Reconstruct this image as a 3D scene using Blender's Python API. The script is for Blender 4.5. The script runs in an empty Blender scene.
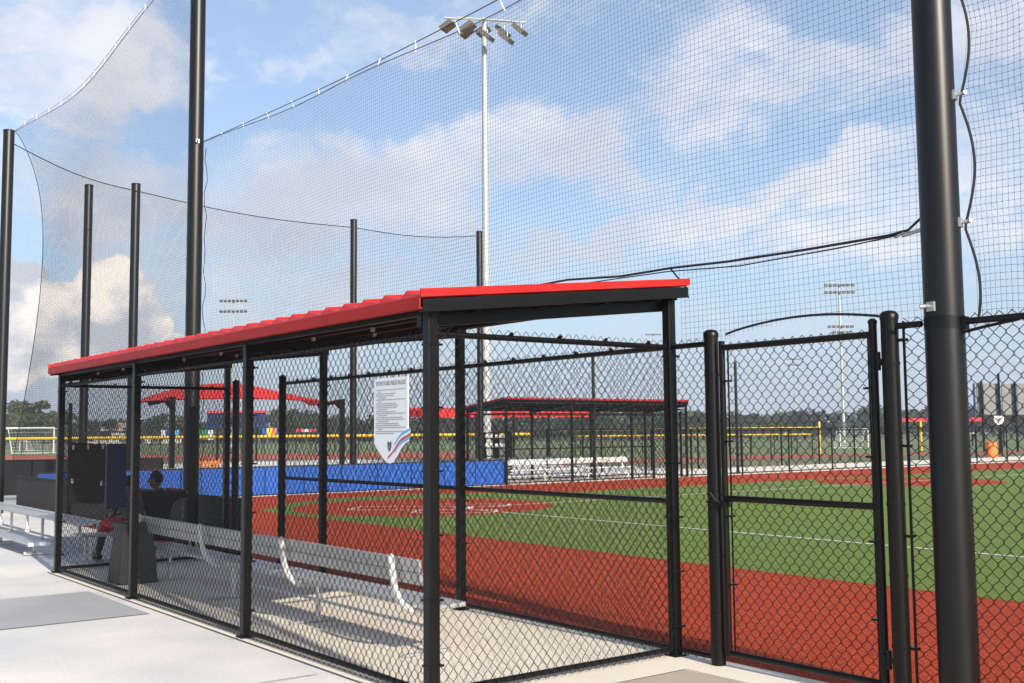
import bpy, math, random
from mathutils import Vector, Matrix, Euler
random.seed(7)
R = math.radians
scene = bpy.context.scene
col = scene.collection

# ------------------------------------------------------------------ camera maths (metres, x = towards field, y = along dugout)
F_PX, PITCH, ROLL, YAW = 1087.9, 0.084, -0.009, 0.655
CAM = Vector((-3.976, -6.072, 1.733))
_fw = Vector((math.sin(YAW)*math.cos(PITCH), math.cos(YAW)*math.cos(PITCH), math.sin(PITCH)))
_r = Vector((math.cos(YAW), -math.sin(YAW), 0))
_u = Vector((-math.sin(PITCH)*math.sin(YAW), -math.sin(PITCH)*math.cos(YAW), math.cos(PITCH)))
RT = _r*math.cos(ROLL) + _u*math.sin(ROLL)
UP = -_r*math.sin(ROLL) + _u*math.cos(ROLL)
def W(px, py, t):
    """a point seen at (px,py) at forward distance t, in metres"""
    return CAM + (_fw + RT*(px-512)/F_PX - UP*(py-341.5)/F_PX)*t
def GP(px, t):
    p = W(px, 434, t); return Vector((p.x, p.y, 0))
S, D = 2.913, 2.263
L3 = 3*S

# ------------------------------------------------------------------ helpers
def wloc(o):
    v = Vector((0, 0, 0))
    while o is not None:
        v = v + o.location; o = o.parent
    return v
def tag(o, label=None, cat=None, group=None, kind=None):
    if label: o['label'] = label
    if cat: o['category'] = cat
    if group: o['group'] = group
    if kind: o['kind'] = kind
    return o
def thing(name, label, cat, loc=(0, 0, 0), group=None):
    o = bpy.data.objects.new(name, None); o.empty_display_size = .2
    col.objects.link(o); o.location = loc
    return tag(o, label, cat, group)
def kids(o): return [c for c in bpy.data.objects if c.parent == o]
def copy_tree(o, parent=None):
    c = o.copy(); col.objects.link(c); c.parent = parent
    for k in kids(o): copy_tree(k, c)
    return c

class MB:
    def __init__(s): s.v = []; s.f = []; s.sm = []; s.pc = []
    def add(s, vs, fs, smooth=False):
        b = len(s.v); s.v += [tuple(v) for v in vs]
        f0 = len(s.f)
        for f in fs: s.f.append(tuple(i+b for i in f)); s.sm.append(smooth)
        s.pc.append((b, len(s.v), f0, len(s.f)))
        return s
    def box(s, lo, hi, rz=0, about=None):
        x0, y0, z0 = lo; x1, y1, z1 = hi
        vs = [Vector(p) for p in ((x0,y0,z0),(x1,y0,z0),(x1,y1,z0),(x0,y1,z0),(x0,y0,z1),(x1,y0,z1),(x1,y1,z1),(x0,y1,z1))]
        if rz:
            c = Vector(about) if about else Vector(((x0+x1)/2, (y0+y1)/2, 0))
            m = Matrix.Rotation(rz, 3, 'Z'); vs = [m @ (v-c) + c for v in vs]
        return s.add(vs, [(0,3,2,1),(4,5,6,7),(0,1,5,4),(1,2,6,5),(2,3,7,6),(3,0,4,7)])
    def hexa(s, p):
        return s.add(p, [(0,3,2,1),(4,5,6,7),(0,1,5,4),(1,2,6,5),(2,3,7,6),(3,0,4,7)])
    def prism(s, poly, off):
        """polygon (list of 3D points) extruded by vector off"""
        n = len(poly); a = [Vector(p) for p in poly]; off = Vector(off); b = [p+off for p in a]
        return s.add(a+b, [tuple(range(n-1, -1, -1)), tuple(range(n, 2*n))] + [(i, (i+1) % n, n+(i+1) % n, n+i) for i in range(n)])
    def bar(s, a, b, w, h, up=(0, 0, 1)):
        a = Vector(a); b = Vector(b); d = (b-a).normalized(); up = Vector(up)
        x = d.cross(up)
        if x.length < 1e-4: x = d.cross(Vector((1, 0, 0)))
        x.normalize(); z = x.cross(d).normalized()
        x *= w/2; z *= h/2
        return s.hexa([a-x-z, a+x-z, b+x-z, b-x-z, a-x+z, a+x+z, b+x+z, b-x+z])
    def tube(s, pts, r, n=6, caps=True, smooth=True, closed=False):
        pts = [Vector(p) for p in pts]; m = len(pts); vs = []; fs = []
        rr = r if isinstance(r, (list, tuple)) else [r]*m
        ref = None
        for i, p in enumerate(pts):
            if closed: t = pts[(i+1) % m]-pts[i-1]
            else: t = pts[min(i+1, m-1)]-pts[max(i-1, 0)]
            t.normalize()
            if ref is None:
                ref = Vector((0, 0, 1)) if abs(t.z) < .9 else Vector((1, 0, 0))
            x = ref - t*ref.dot(t)
            if x.length < 1e-5: x = t.orthogonal()
            x.normalize(); ref = x; y = t.cross(x)
            for k in range(n):
                a = 2*math.pi*k/n
                vs.append(p + (x*math.cos(a)+y*math.sin(a))*rr[i])
        for i in range(m if closed else m-1):
            j = (i+1) % m
            for k in range(n):
                fs.append((i*n+k, i*n+(k+1) % n, j*n+(k+1) % n, j*n+k))
        if caps and not closed:
            fs.append(tuple(range(n-1, -1, -1))); fs.append(tuple((m-1)*n+k for k in range(n)))
        return s.add(vs, fs, smooth)
    def lathe(s, prof, c=(0, 0, 0), n=16, smooth=True):
        vs = []; fs = []
        for (r, z) in prof:
            for k in range(n):
                a = 2*math.pi*k/n; vs.append((c[0]+r*math.cos(a), c[1]+r*math.sin(a), c[2]+z))
        for i in range(len(prof)-1):
            for k in range(n): fs.append((i*n+k, i*n+(k+1) % n, (i+1)*n+(k+1) % n, (i+1)*n+k))
        fs.append(tuple(range(n-1, -1, -1))); fs.append(tuple((len(prof)-1)*n+k for k in range(n)))
        return s.add(vs, fs, smooth)
    def blob(s, c, rx, ry, rz, n=10, m=7, rot=None):
        vs = []; fs = []; c = Vector(c)
        for i in range(m+1):
            th = math.pi*i/m
            for k in range(n):
                a = 2*math.pi*k/n
                v = Vector((rx*math.sin(th)*math.cos(a), ry*math.sin(th)*math.sin(a), rz*math.cos(th)))
                if rot: v = rot @ v
                vs.append(c+v)
        for i in range(m):
            for k in range(n): fs.append((i*n+k, (i+1)*n+k, (i+1)*n+(k+1) % n, i*n+(k+1) % n))
        return s.add(vs, fs, True)
    def build_pieces(s, name, mat, parent=None, bevel=0):
        for (v0, v1, f0, f1) in s.pc:
            m = MB(); m.v = s.v[v0:v1]; m.f = [tuple(i-v0 for i in f) for f in s.f[f0:f1]]; m.sm = s.sm[f0:f1]; m.build(name, mat, parent, bevel)
    def build(s, name, mat, parent=None, bevel=0):
        off = wloc(parent) if parent else Vector((0, 0, 0))
        me = bpy.data.meshes.new(name)
        me.from_pydata([(v[0]-off.x, v[1]-off.y, v[2]-off.z) for v in s.v], [], s.f)
        me.polygons.foreach_set('use_smooth', s.sm)
        me.update()
        if any(s.sm) and name not in ('chain_link_panel', 'mesh', 'knots', 'goal_net'): me.set_sharp_from_angle(angle=R(38))
        if mat: me.materials.append(mat)
        o = bpy.data.objects.new(name, me); col.objects.link(o); o.parent = parent
        if bevel:
            b = o.modifiers.new('bevel', 'BEVEL'); b.width = bevel; b.segments = 2; b.limit_method = 'ANGLE'
        return o

# ------------------------------------------------------------------ materials
def mat(name, color, rough=.6, metal=0, noise=0, nscale=20, bump=0, bscale=200, color2=None, detail=6, spec=.5, coords='Object', stretch=None, two=None):
    m = bpy.data.materials.new(name); m.use_nodes = True
    nt = m.node_tree; N = nt.nodes; Lk = nt.links; b = N['Principled BSDF']
    b.inputs['Roughness'].default_value = rough; b.inputs['Metallic'].default_value = metal
    b.inputs['Specular IOR Level'].default_value = spec
    b.inputs['Base Color'].default_value = (*color, 1)
    tc = N.new('ShaderNodeTexCoord'); src = tc.outputs[coords]
    if stretch:
        mp = N.new('ShaderNodeMapping'); mp.inputs['Scale'].default_value = stretch; Lk.new(src, mp.inputs[0]); src = mp.outputs[0]
    if noise:
        nz = N.new('ShaderNodeTexNoise'); nz.inputs['Scale'].default_value = nscale; nz.inputs['Detail'].default_value = detail
        Lk.new(src, nz.inputs['Vector'])
        mr = N.new('ShaderNodeMapRange'); mr.inputs[1].default_value = .3; mr.inputs[2].default_value = .7
        Lk.new(nz.outputs[0], mr.inputs[0])
        mx = N.new('ShaderNodeMix'); mx.data_type = 'RGBA'
        c2 = color2 if color2 else tuple(c*(1-noise) for c in color)
        mx.inputs[6].default_value = (*color, 1); mx.inputs[7].default_value = (*c2, 1)
        Lk.new(mr.outputs[0], mx.inputs[0]); out = mx.outputs[2]
        if two:      # a second, larger pattern
            nz2 = N.new('ShaderNodeTexNoise'); nz2.inputs['Scale'].default_value = two[0]; nz2.inputs['Detail'].default_value = 4
            Lk.new(src, nz2.inputs['Vector'])
            mr2 = N.new('ShaderNodeMapRange'); mr2.inputs[1].default_value = .35; mr2.inputs[2].default_value = .65; mr2.inputs[4].default_value = two[2] if len(two) > 2 else 1
            Lk.new(nz2.outputs[0], mr2.inputs[0])
            m2 = N.new('ShaderNodeMix'); m2.data_type = 'RGBA'; m2.blend_type = 'MULTIPLY'
            m2.inputs[7].default_value = (*two[1], 1); Lk.new(out, m2.inputs[6]); Lk.new(mr2.outputs[0], m2.inputs[0]); out = m2.outputs[2]
        Lk.new(out, b.inputs['Base Color'])
    if name.endswith('concrete'):
        ng = N.new('ShaderNodeTexNoise'); ng.inputs['Scale'].default_value = 55; ng.inputs['Detail'].default_value = 4; ng.inputs['Roughness'].default_value = .8; Lk.new(src, ng.inputs['Vector'])
        mg = N.new('ShaderNodeMapRange'); mg.inputs[1].default_value = .35; mg.inputs[2].default_value = .65; mg.inputs[3].default_value = .86; mg.inputs[4].default_value = 1.06; Lk.new(ng.outputs[0], mg.inputs[0])
        st = N.new('ShaderNodeTexNoise'); st.inputs['Scale'].default_value = 2.6; st.inputs['Detail'].default_value = 8; st.inputs['Roughness'].default_value = .7; st.inputs['Distortion'].default_value = 1.2; Lk.new(src, st.inputs['Vector'])
        ms = N.new('ShaderNodeMapRange'); ms.inputs[1].default_value = .60; ms.inputs[2].default_value = .74; ms.inputs[3].default_value = 1; ms.inputs[4].default_value = .90; Lk.new(st.outputs[0], ms.inputs[0])
        mm = N.new('ShaderNodeMath'); mm.operation = 'MULTIPLY'; Lk.new(mg.outputs[0], mm.inputs[0]); Lk.new(ms.outputs[0], mm.inputs[1])
        sc_ = N.new('ShaderNodeVectorMath'); sc_.operation = 'SCALE'; Lk.new(out, sc_.inputs[0]); Lk.new(mm.outputs[0], sc_.inputs['Scale']); Lk.new(sc_.outputs[0], b.inputs['Base Color'])
    if bump:
        n3 = N.new('ShaderNodeTexNoise'); n3.inputs['Scale'].default_value = bscale; n3.inputs['Detail'].default_value = 3
        Lk.new(src, n3.inputs['Vector'])
        bp = N.new('ShaderNodeBump'); bp.inputs['Strength'].default_value = bump; bp.inputs['Distance'].default_value = .01
        Lk.new(n3.outputs[0], bp.inputs['Height']); Lk.new(bp.outputs[0], b.inputs['Normal'])
    return m
M = {}
M['black'] = mat('black powder coat', (.0022, .0021, .0021), .38, noise=.5, nscale=14, color2=(.0045, .004, .0036), bump=.05, bscale=60, spec=.28)
M['pole'] = mat('black pole paint', (.0025, .0026, .003), .40, noise=.5, nscale=3, color2=(.0045, .0042, .004), bump=.01, bscale=25, spec=.4)
M['wire'] = mat('black vinyl wire', (.003, .003, .003), .5, spec=.25)
M['net'] = mat('black netting twine', (.02, .022, .03), .8, spec=.1)
M['rope'] = mat('grey rope', (.22, .22, .23), .7)
M['cable'] = mat('black cable', (.015, .015, .017), .6)
M['steel'] = mat('galvanised steel', (.55, .56, .56), .4, .6, noise=.3, nscale=30)
M['steelpole'] = mat('galvanised light pole', (.50, .52, .50), .55, .25, noise=.2, nscale=4)
M['alu'] = mat('brushed aluminium', (.54, .54, .535), .34, .45, noise=.2, nscale=9, stretch=(1, 1, 1), bump=.05, bscale=80)
M['alupaint'] = mat('aluminium tube', (.74, .75, .75), .38, .2, noise=.2, nscale=20)
M['red'] = mat('red painted steel', (.54, .018, .016), .45, noise=.25, nscale=5, two=(1.2, (.8, .8, .8)), spec=.25)
M['redfascia'] = mat('red fascia trim', (.42, .020, .018), .5, noise=.2, nscale=4, two=(.8, (.85, .85, .85)), spec=.15)
M['redcanvas'] = mat('red shade fabric', (.62, .02, .015), .8)
M['blue'] = mat('blue vinyl pad', (.012, .095, .42), .5, noise=.15, nscale=3)
M['navy'] = mat('navy vinyl pad', (.012, .035, .12), .5, noise=.2, nscale=4)
M['padback'] = mat('dark pad backing', (.035, .03, .028), .75, noise=.3, nscale=6, bump=.2, bscale=120)
M['mat'] = mat('charcoal mesh fabric', (.045, .04, .042), .85, noise=.3, nscale=8, bump=.3, bscale=160, stretch=(1, 1, 3))
M['white'] = mat('white paint', (.78, .78, .77), .5, noise=.06, nscale=30)
M['sign'] = mat('white sign board', (.80, .81, .82), .5, noise=.04, nscale=10)
M['ink'] = mat('dark sign ink', (.05, .05, .07), .6)
M['inkgrey'] = mat('grey sign ink', (.22, .22, .25), .6)
M['signred'] = mat('sign red', (.62, .04, .06), .5)
M['signblue'] = mat('sign light blue', (.12, .42, .66), .5)
M['signnavy'] = mat('sign navy', (.02, .05, .2), .5)
M['bin'] = mat('grey plastic bin', (.055, .06, .066), .55, noise=.2, nscale=6, bump=.1, bscale=40)
M['yellow'] = mat('yellow fence guard', (.80, .55, .03), .5)
M['orange'] = mat('orange plastic', (.75, .22, .04), .5, noise=.15, nscale=6)
M['screen'] = mat('dark windscreen', (.02, .02, .022), .85, noise=.3, nscale=3)
M['board'] = mat('pale grey board', (.19, .20, .20), .6, noise=.15, nscale=1.5)
M['tanroof'] = mat('tan metal roof', (.42, .33, .24), .6, noise=.1, nscale=1)
M['palewall'] = mat('pale building wall', (.5, .48, .44), .7, noise=.1, nscale=1)
M['glassdark'] = mat('dark window', (.03, .035, .04), .2)
M['lamp'] = mat('floodlight housing', (.075, .07, .055), .5, noise=.2, nscale=8)
M['lampface'] = mat('floodlight lens', (.15, .085, .06), .25, noise=.4, nscale=14)
M['skin'] = mat('skin', (.22, .10, .065), .5, noise=.15, nscale=30)
M['hair'] = mat('dark hair', (.01, .008, .007), .7, noise=.4, nscale=60, bump=.4, bscale=150)
M['shirt'] = mat('dark shirt', (.016, .016, .02), .85, noise=.3, nscale=25, bump=.3, bscale=30)
M['shirtgrey'] = mat('grey shirt', (.10, .095, .10), .85, noise=.3, nscale=25, bump=.3, bscale=30)
M['trouser'] = mat('black trousers', (.01, .01, .013), .8, noise=.3, nscale=25, bump=.3, bscale=30)
M['shorts'] = mat('red shorts', (.50, .012, .015), .75, noise=.25, nscale=14, bump=.3, bscale=30)
M['shoe'] = mat('black shoes', (.012, .012, .012), .5)
M['sole'] = mat('pale shoe sole', (.3, .3, .3), .6)
M['bark'] = mat('bark', (.07, .05, .035), .9, noise=.3, nscale=4)
M['leafA'] = mat('leaves mid green', (.062, .085, .03), .8, noise=.5, nscale=.5, color2=(.035, .052, .02))
M['leafB'] = mat('leaves dark green', (.04, .062, .028), .8, noise=.5, nscale=.5, color2=(.024, .04, .02))
M['leafC'] = mat('leaves light green', (.085, .11, .035), .8, noise=.5, nscale=.5, color2=(.05, .07, .025))

def concrete(name, c, c2, blot=None, bscale=.45):
    return mat(name, c, .85, noise=1, nscale=1.1, color2=c2, bump=.25, bscale=90, detail=9, coords='Object', two=(bscale, blot, 1) if blot else None, spec=.3)
M['conc'] = concrete('pale concrete', (.76, .73, .68), (.68, .66, .63), (.76, .81, .88), .6)  # bluish blotches put soft tree shade into the concrete colour
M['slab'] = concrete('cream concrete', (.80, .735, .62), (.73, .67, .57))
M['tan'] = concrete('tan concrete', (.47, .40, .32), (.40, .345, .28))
M['oldconc'] = concrete('grey older concrete', (.42, .42, .425), (.37, .375, .38), (.84, .87, .92), .7)
M['joint'] = mat('concrete joint', (.12, .115, .11), .9)
M['chalk'] = mat('white turf line', (.75, .76, .72), .8, noise=.25, nscale=90)
M['plate'] = mat('white home plate', (.8, .8, .8), .6)

def turf(name, a, b, speck, sp=.03, big=(.92, .95, .9)):
    m = bpy.data.materials.new(name); m.use_nodes = True
    nt = m.node_tree; N = nt.nodes; Lk = nt.links; bs = N['Principled BSDF']
    bs.inputs['Roughness'].default_value = .85; bs.inputs['Specular IOR Level'].default_value = .08
    tc = N.new('ShaderNodeTexCoord')
    def nz(scale, detail=4, rough=.6):
        n = N.new('ShaderNodeTexNoise'); n.inputs['Scale'].default_value = scale; n.inputs['Detail'].default_value = detail; n.inputs['Roughness'].default_value = rough
        Lk.new(tc.outputs['Object'], n.inputs['Vector']); return n.outputs[0]
    def rng(s, lo, hi):
        r = N.new('ShaderNodeMapRange'); r.inputs[1].default_value = lo; r.inputs[2].default_value = hi; Lk.new(s, r.inputs[0]); return r.outputs[0]
    def mix(f, c1, c2, mode='MIX'):
        x = N.new('ShaderNodeMix'); x.data_type = 'RGBA'; x.blend_type = mode
        for i, c in ((6, c1), (7, c2)):
            if isinstance(c, tuple): x.inputs[i].default_value = (*c, 1)
            else: Lk.new(c, x.inputs[i])
        Lk.new(f, x.inputs[0]); return x.outputs[2]
    c = mix(rng(nz(26, 6, .85), .40, .60), a, b)
    c = mix(rng(nz(75, 2), .60, .67), c, speck)
    c = mix(rng(nz(.55, 5), .35, .65), c, mix(rng(nz(2, 2), 0, .01), c, big, 'MULTIPLY'))
    Lk.new(c, bs.inputs['Base Color'])
    bp = N.new('ShaderNodeBump'); bp.inputs['Strength'].default_value = .7; bp.inputs['Distance'].default_value = .02
    Lk.new(nz(60, 4, .8), bp.inputs['Height']); Lk.new(bp.outputs[0], bs.inputs['Normal'])
    return m
M['turf'] = turf('green artificial turf', (.082, .138, .023), (.168, .228, .053), (.36, .40, .20))
M['track'] = turf('red artificial turf', (.50, .058, .016), (.21, .020, .007), (.70, .32, .18), big=(.9, .9, .9))
M['farturf'] = mat('far green turf', (.13, .19, .065), .9, noise=.2, nscale=.15, color2=(.16, .20, .08))
M['fartrack'] = mat('far red track', (.42, .08, .04), .9, noise=.1, nscale=.3)
M['grass'] = mat('dry far grass', (.12, .14, .06), .95, noise=.4, nscale=.05, color2=(.17, .16, .085))

# ------------------------------------------------------------------ ground
def sheet(name, poly, z, m, sub=0):
    mb = MB(); mb.add([(p[0], p[1], z) for p in poly], [tuple(range(len(poly)))])
    return tag(mb.build(name, m), kind='structure')
def circ(cx, cy, r, n=64, a0=0, a1=2*math.pi):
    return [(cx+r*math.cos(a0+(a1-a0)*i/n), cy+r*math.sin(a0+(a1-a0)*i/n)) for i in range(n)]
sheet('ground', [(-2500, -2500), (2500, -2500), (2500, 2500), (-2500, 2500)], -.03, M['grass'])
HX, HY = 10.59, 15.05
# everything round the field is concrete, then the turf field lies on it
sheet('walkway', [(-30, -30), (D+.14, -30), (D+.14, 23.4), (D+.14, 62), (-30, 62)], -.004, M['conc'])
tag(MB().box((D+.14, 23.35, -.2), (120, 29, -.003)).build('far_walkway', M['slab']), kind='structure')
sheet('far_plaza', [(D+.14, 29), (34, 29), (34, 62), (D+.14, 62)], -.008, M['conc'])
sheet('warning_track', [(D+.14, -40), (90, -40), (90, 23.35), (D+.14, 23.35)], -.012, M['track'])
FY = 18.5; GX = 6.85
pts = [(GX, -40), (90, -40), (90, FY), (GX+1.2, FY)] + [(GX+1.2-1.2*math.sin(a), FY-1.2+1.2*math.cos(a)) for a in [R(10*i) for i in range(1, 10)]]
sheet('turf_field', pts, -.008, M['turf'])
sheet('turf_field', circ(11.9, 15.95, 5.0), -.0075, M['turf'])
sheet('home_circle', circ(10.4, 16.2, 3.12), -.004, M['track'])
BD = 17.0
sheet('base_cutout', circ(HX+.7, HY-BD-.2, 3.15), -.004, M['track'])
sheet('base_cutout', circ(HX+BD+1.4, HY, 3.0), -.004, M['track'])
ch = MB()
def line(mb, a, b, w, z=0.0):
    a = Vector((a[0], a[1], 0)); b = Vector((b[0], b[1], 0)); d = (b-a).normalized(); n = Vector((-d.y, d.x, 0))*w/2
    mb.add([(p.x, p.y, z) for p in (a-n, b-n, b+n, a+n)], [(0, 1, 2, 3)])
line(ch, (HX, HY-.75), (HX, -38), .085); line(ch, (HX+.75, HY), (88, HY), .085)
for sx, sy in ((1, 0),):
    pass
def boxlines(mb, c, ax, w, l, t=.07, z=0.0015):
    """chalk rectangle centred on c with axis ax"""
    ax = Vector((ax[0], ax[1])).normalized(); ay = Vector((-ax.y, ax.x)); c = Vector(c)
    P = [c+ax*l/2*i+ay*w/2*j for i, j in ((1, 1), (-1, 1), (-1, -1), (1, -1))]
    for i in range(4):
        line(mb, P[i], P[(i+1) % 4], t, z+i*.001)
dg = Vector((1, -1)).normalized(); pn = Vector((1, 1)).normalized(); hc = Vector((HX+.1, HY-.1))
boxlines(ch, hc+pn*1.0, dg, .9, 1.8); boxlines(ch, hc-pn*1.0, dg, .9, 1.8)
line(ch, hc-dg*.9-pn*.6, hc-dg*2.6-pn*.6, .07, .001); line(ch, hc-dg*.9+pn*.6, hc-dg*2.6+pn*.6, .07, .001); line(ch, hc-dg*2.6-pn*.6, hc-dg*2.6+pn*.6, .07, .002)
tag(ch.build('field_markings', M['chalk']), kind='structure')
hp = MB(); q = [hc+dg*.2+pn*.21, hc+dg*.2-pn*.21, hc-pn*.21, hc-dg*.21, hc+pn*.21]
hp.prism([(p.x, p.y, 0) for p in q], (0, 0, .012)); tag(hp.build('home_plate', M['plate']), 'white five sided home plate set in the red circle', 'home plate')
# dugout slab, aprons, joints, darker panels
sheet('dugout_slab', [(-.085, -.55), (D+.135, -.55), (D+.135, L3+.12), (-.085, L3+.12)], .002, M['slab'])
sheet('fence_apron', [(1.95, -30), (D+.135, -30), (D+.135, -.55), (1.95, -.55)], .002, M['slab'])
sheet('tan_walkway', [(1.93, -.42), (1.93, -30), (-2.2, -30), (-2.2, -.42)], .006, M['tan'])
sheet('old_walkway', [(-.2, 4.72), (-.2, 6.7), (-30, 6.7), (-30, 4.72)], .000, M['oldconc'])
jt = MB()
line(jt, (-.092, -.55), (-.092, L3+.12), .010, .007)
for yy in (2.9, 5.8): line(jt, (-.15, yy), (D+.13, yy), .008, .007)
line(jt, (1.94, -.41), (1.94, -12), .012, .010); line(jt, (1.94, -.41), (-2.2, -.41), .012, .0095)
for yy in (4.71, 6.71, 1.2, 11.5, 14.5): line(jt, (-.2, yy), (-14, yy), .012, .0045)
for xx in (-2.4, -5.4): line(jt, (xx, 30), (xx, 1.2), .012, .0055)
tag(jt.build('pavement_joints', M['joint']), kind='structure')
# far fields
def gstrip(name, px0, px1, t0, t1, z, m, n=6, skew=0):
    a = [GP(px0+(px1-px0)*i/n, t0+skew*i/n) for i in range(n+1)]; b = [GP(px0+(px1-px0)*i/n, t1+skew*i/n) for i in range(n+1)]
    return sheet(name, [(p.x, p.y) for p in a+b[::-1]], z, m)
gstrip('far_track', -250, 470, 80, 104, -.022, M['fartrack'])
gstrip('far_turf', -400, 560, 103.9, 240, -.026, M['farturf'])
gstrip('right_track', 560, 1250, 60, 68, -.022, M['fartrack'], skew=30)
gstrip('right_turf', 560, 1250, 67.9, 200, -.026, M['farturf'], skew=30)

# ------------------------------------------------------------------ chain link
CW, CHT = .079, .089
def chain_zig(mb, a, b, z0, z1, r=.0026, amp=.004, xa=None):
    a = Vector(a); b = Vector(b); d = (b-a); L = d.length; d.normalize(); nrm = Vector((-d.y, d.x, 0))
    n = int(L/(CW/2)); rows = int((z1-z0)/(CHT/2)); w = L/n; h = (z1-z0)/rows
    for k in range(n):
        pts = []
        for j in range(rows+1):
            q = (j+k) % 2
            jx = 0.0012*math.sin(k*12.9+j*7.7)
            c_ = a+d*((k+q)*w+jx+(.0035 if q else -.0035)*math.sin(j*2.1+k))+nrm*(amp if q else -amp)
            e_ = h*.10
            if j > 0: pts.append(c_+Vector((0, 0, z0+j*h-e_)))
            if j < rows: pts.append(c_+Vector((0, 0, z0+j*h+e_)))
        mb.tube(pts, r, 4, caps=False, smooth=True)
def chain_far(mb, a, b, z0, z1, r=.0024, w=CW, ratio=1.07):
    a = Vector(a); b = Vector(b); d = b-a; L = d.length; d.normalize(); H = z1-z0; run = H/ratio
    n = int((L+run)/w)
    for k in range(n):
        s0 = k*w-run; 
        for sgn in (1, -1):
            # line from (s0,z0) to (s0+run,z1) clipped to [0,L]
            u0, u1 = max(0, -s0/run), min(1, (L-s0)/run)
            if u1 <= u0: continue
            za, zb = (z0+H*u0, z0+H*u1) if sgn > 0 else (z1-H*u0, z1-H*u1)
            mb.tube([a+d*(s0+run*u0)+Vector((0, 0, za)), a+d*(s0+run*u1)+Vector((0, 0, zb))], r, 3, caps=False)
RZ = 2.40   # top rail height
def rail(mb, a, b, r=.021): mb.tube([a, b], r, 10)
def ties(mb, a, b, z, dz=0, step=.45):
    a = Vector(a); b = Vector(b); L = (b-a).length; d = (b-a).normalized()
    k = step/2
    while k < L:
        p = a+d*k; mb.tube([p+Vector((0, 0, z+.026)), p+d*.006+Vector((0, 0, z+.022))], .0235, 8); k += step

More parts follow.
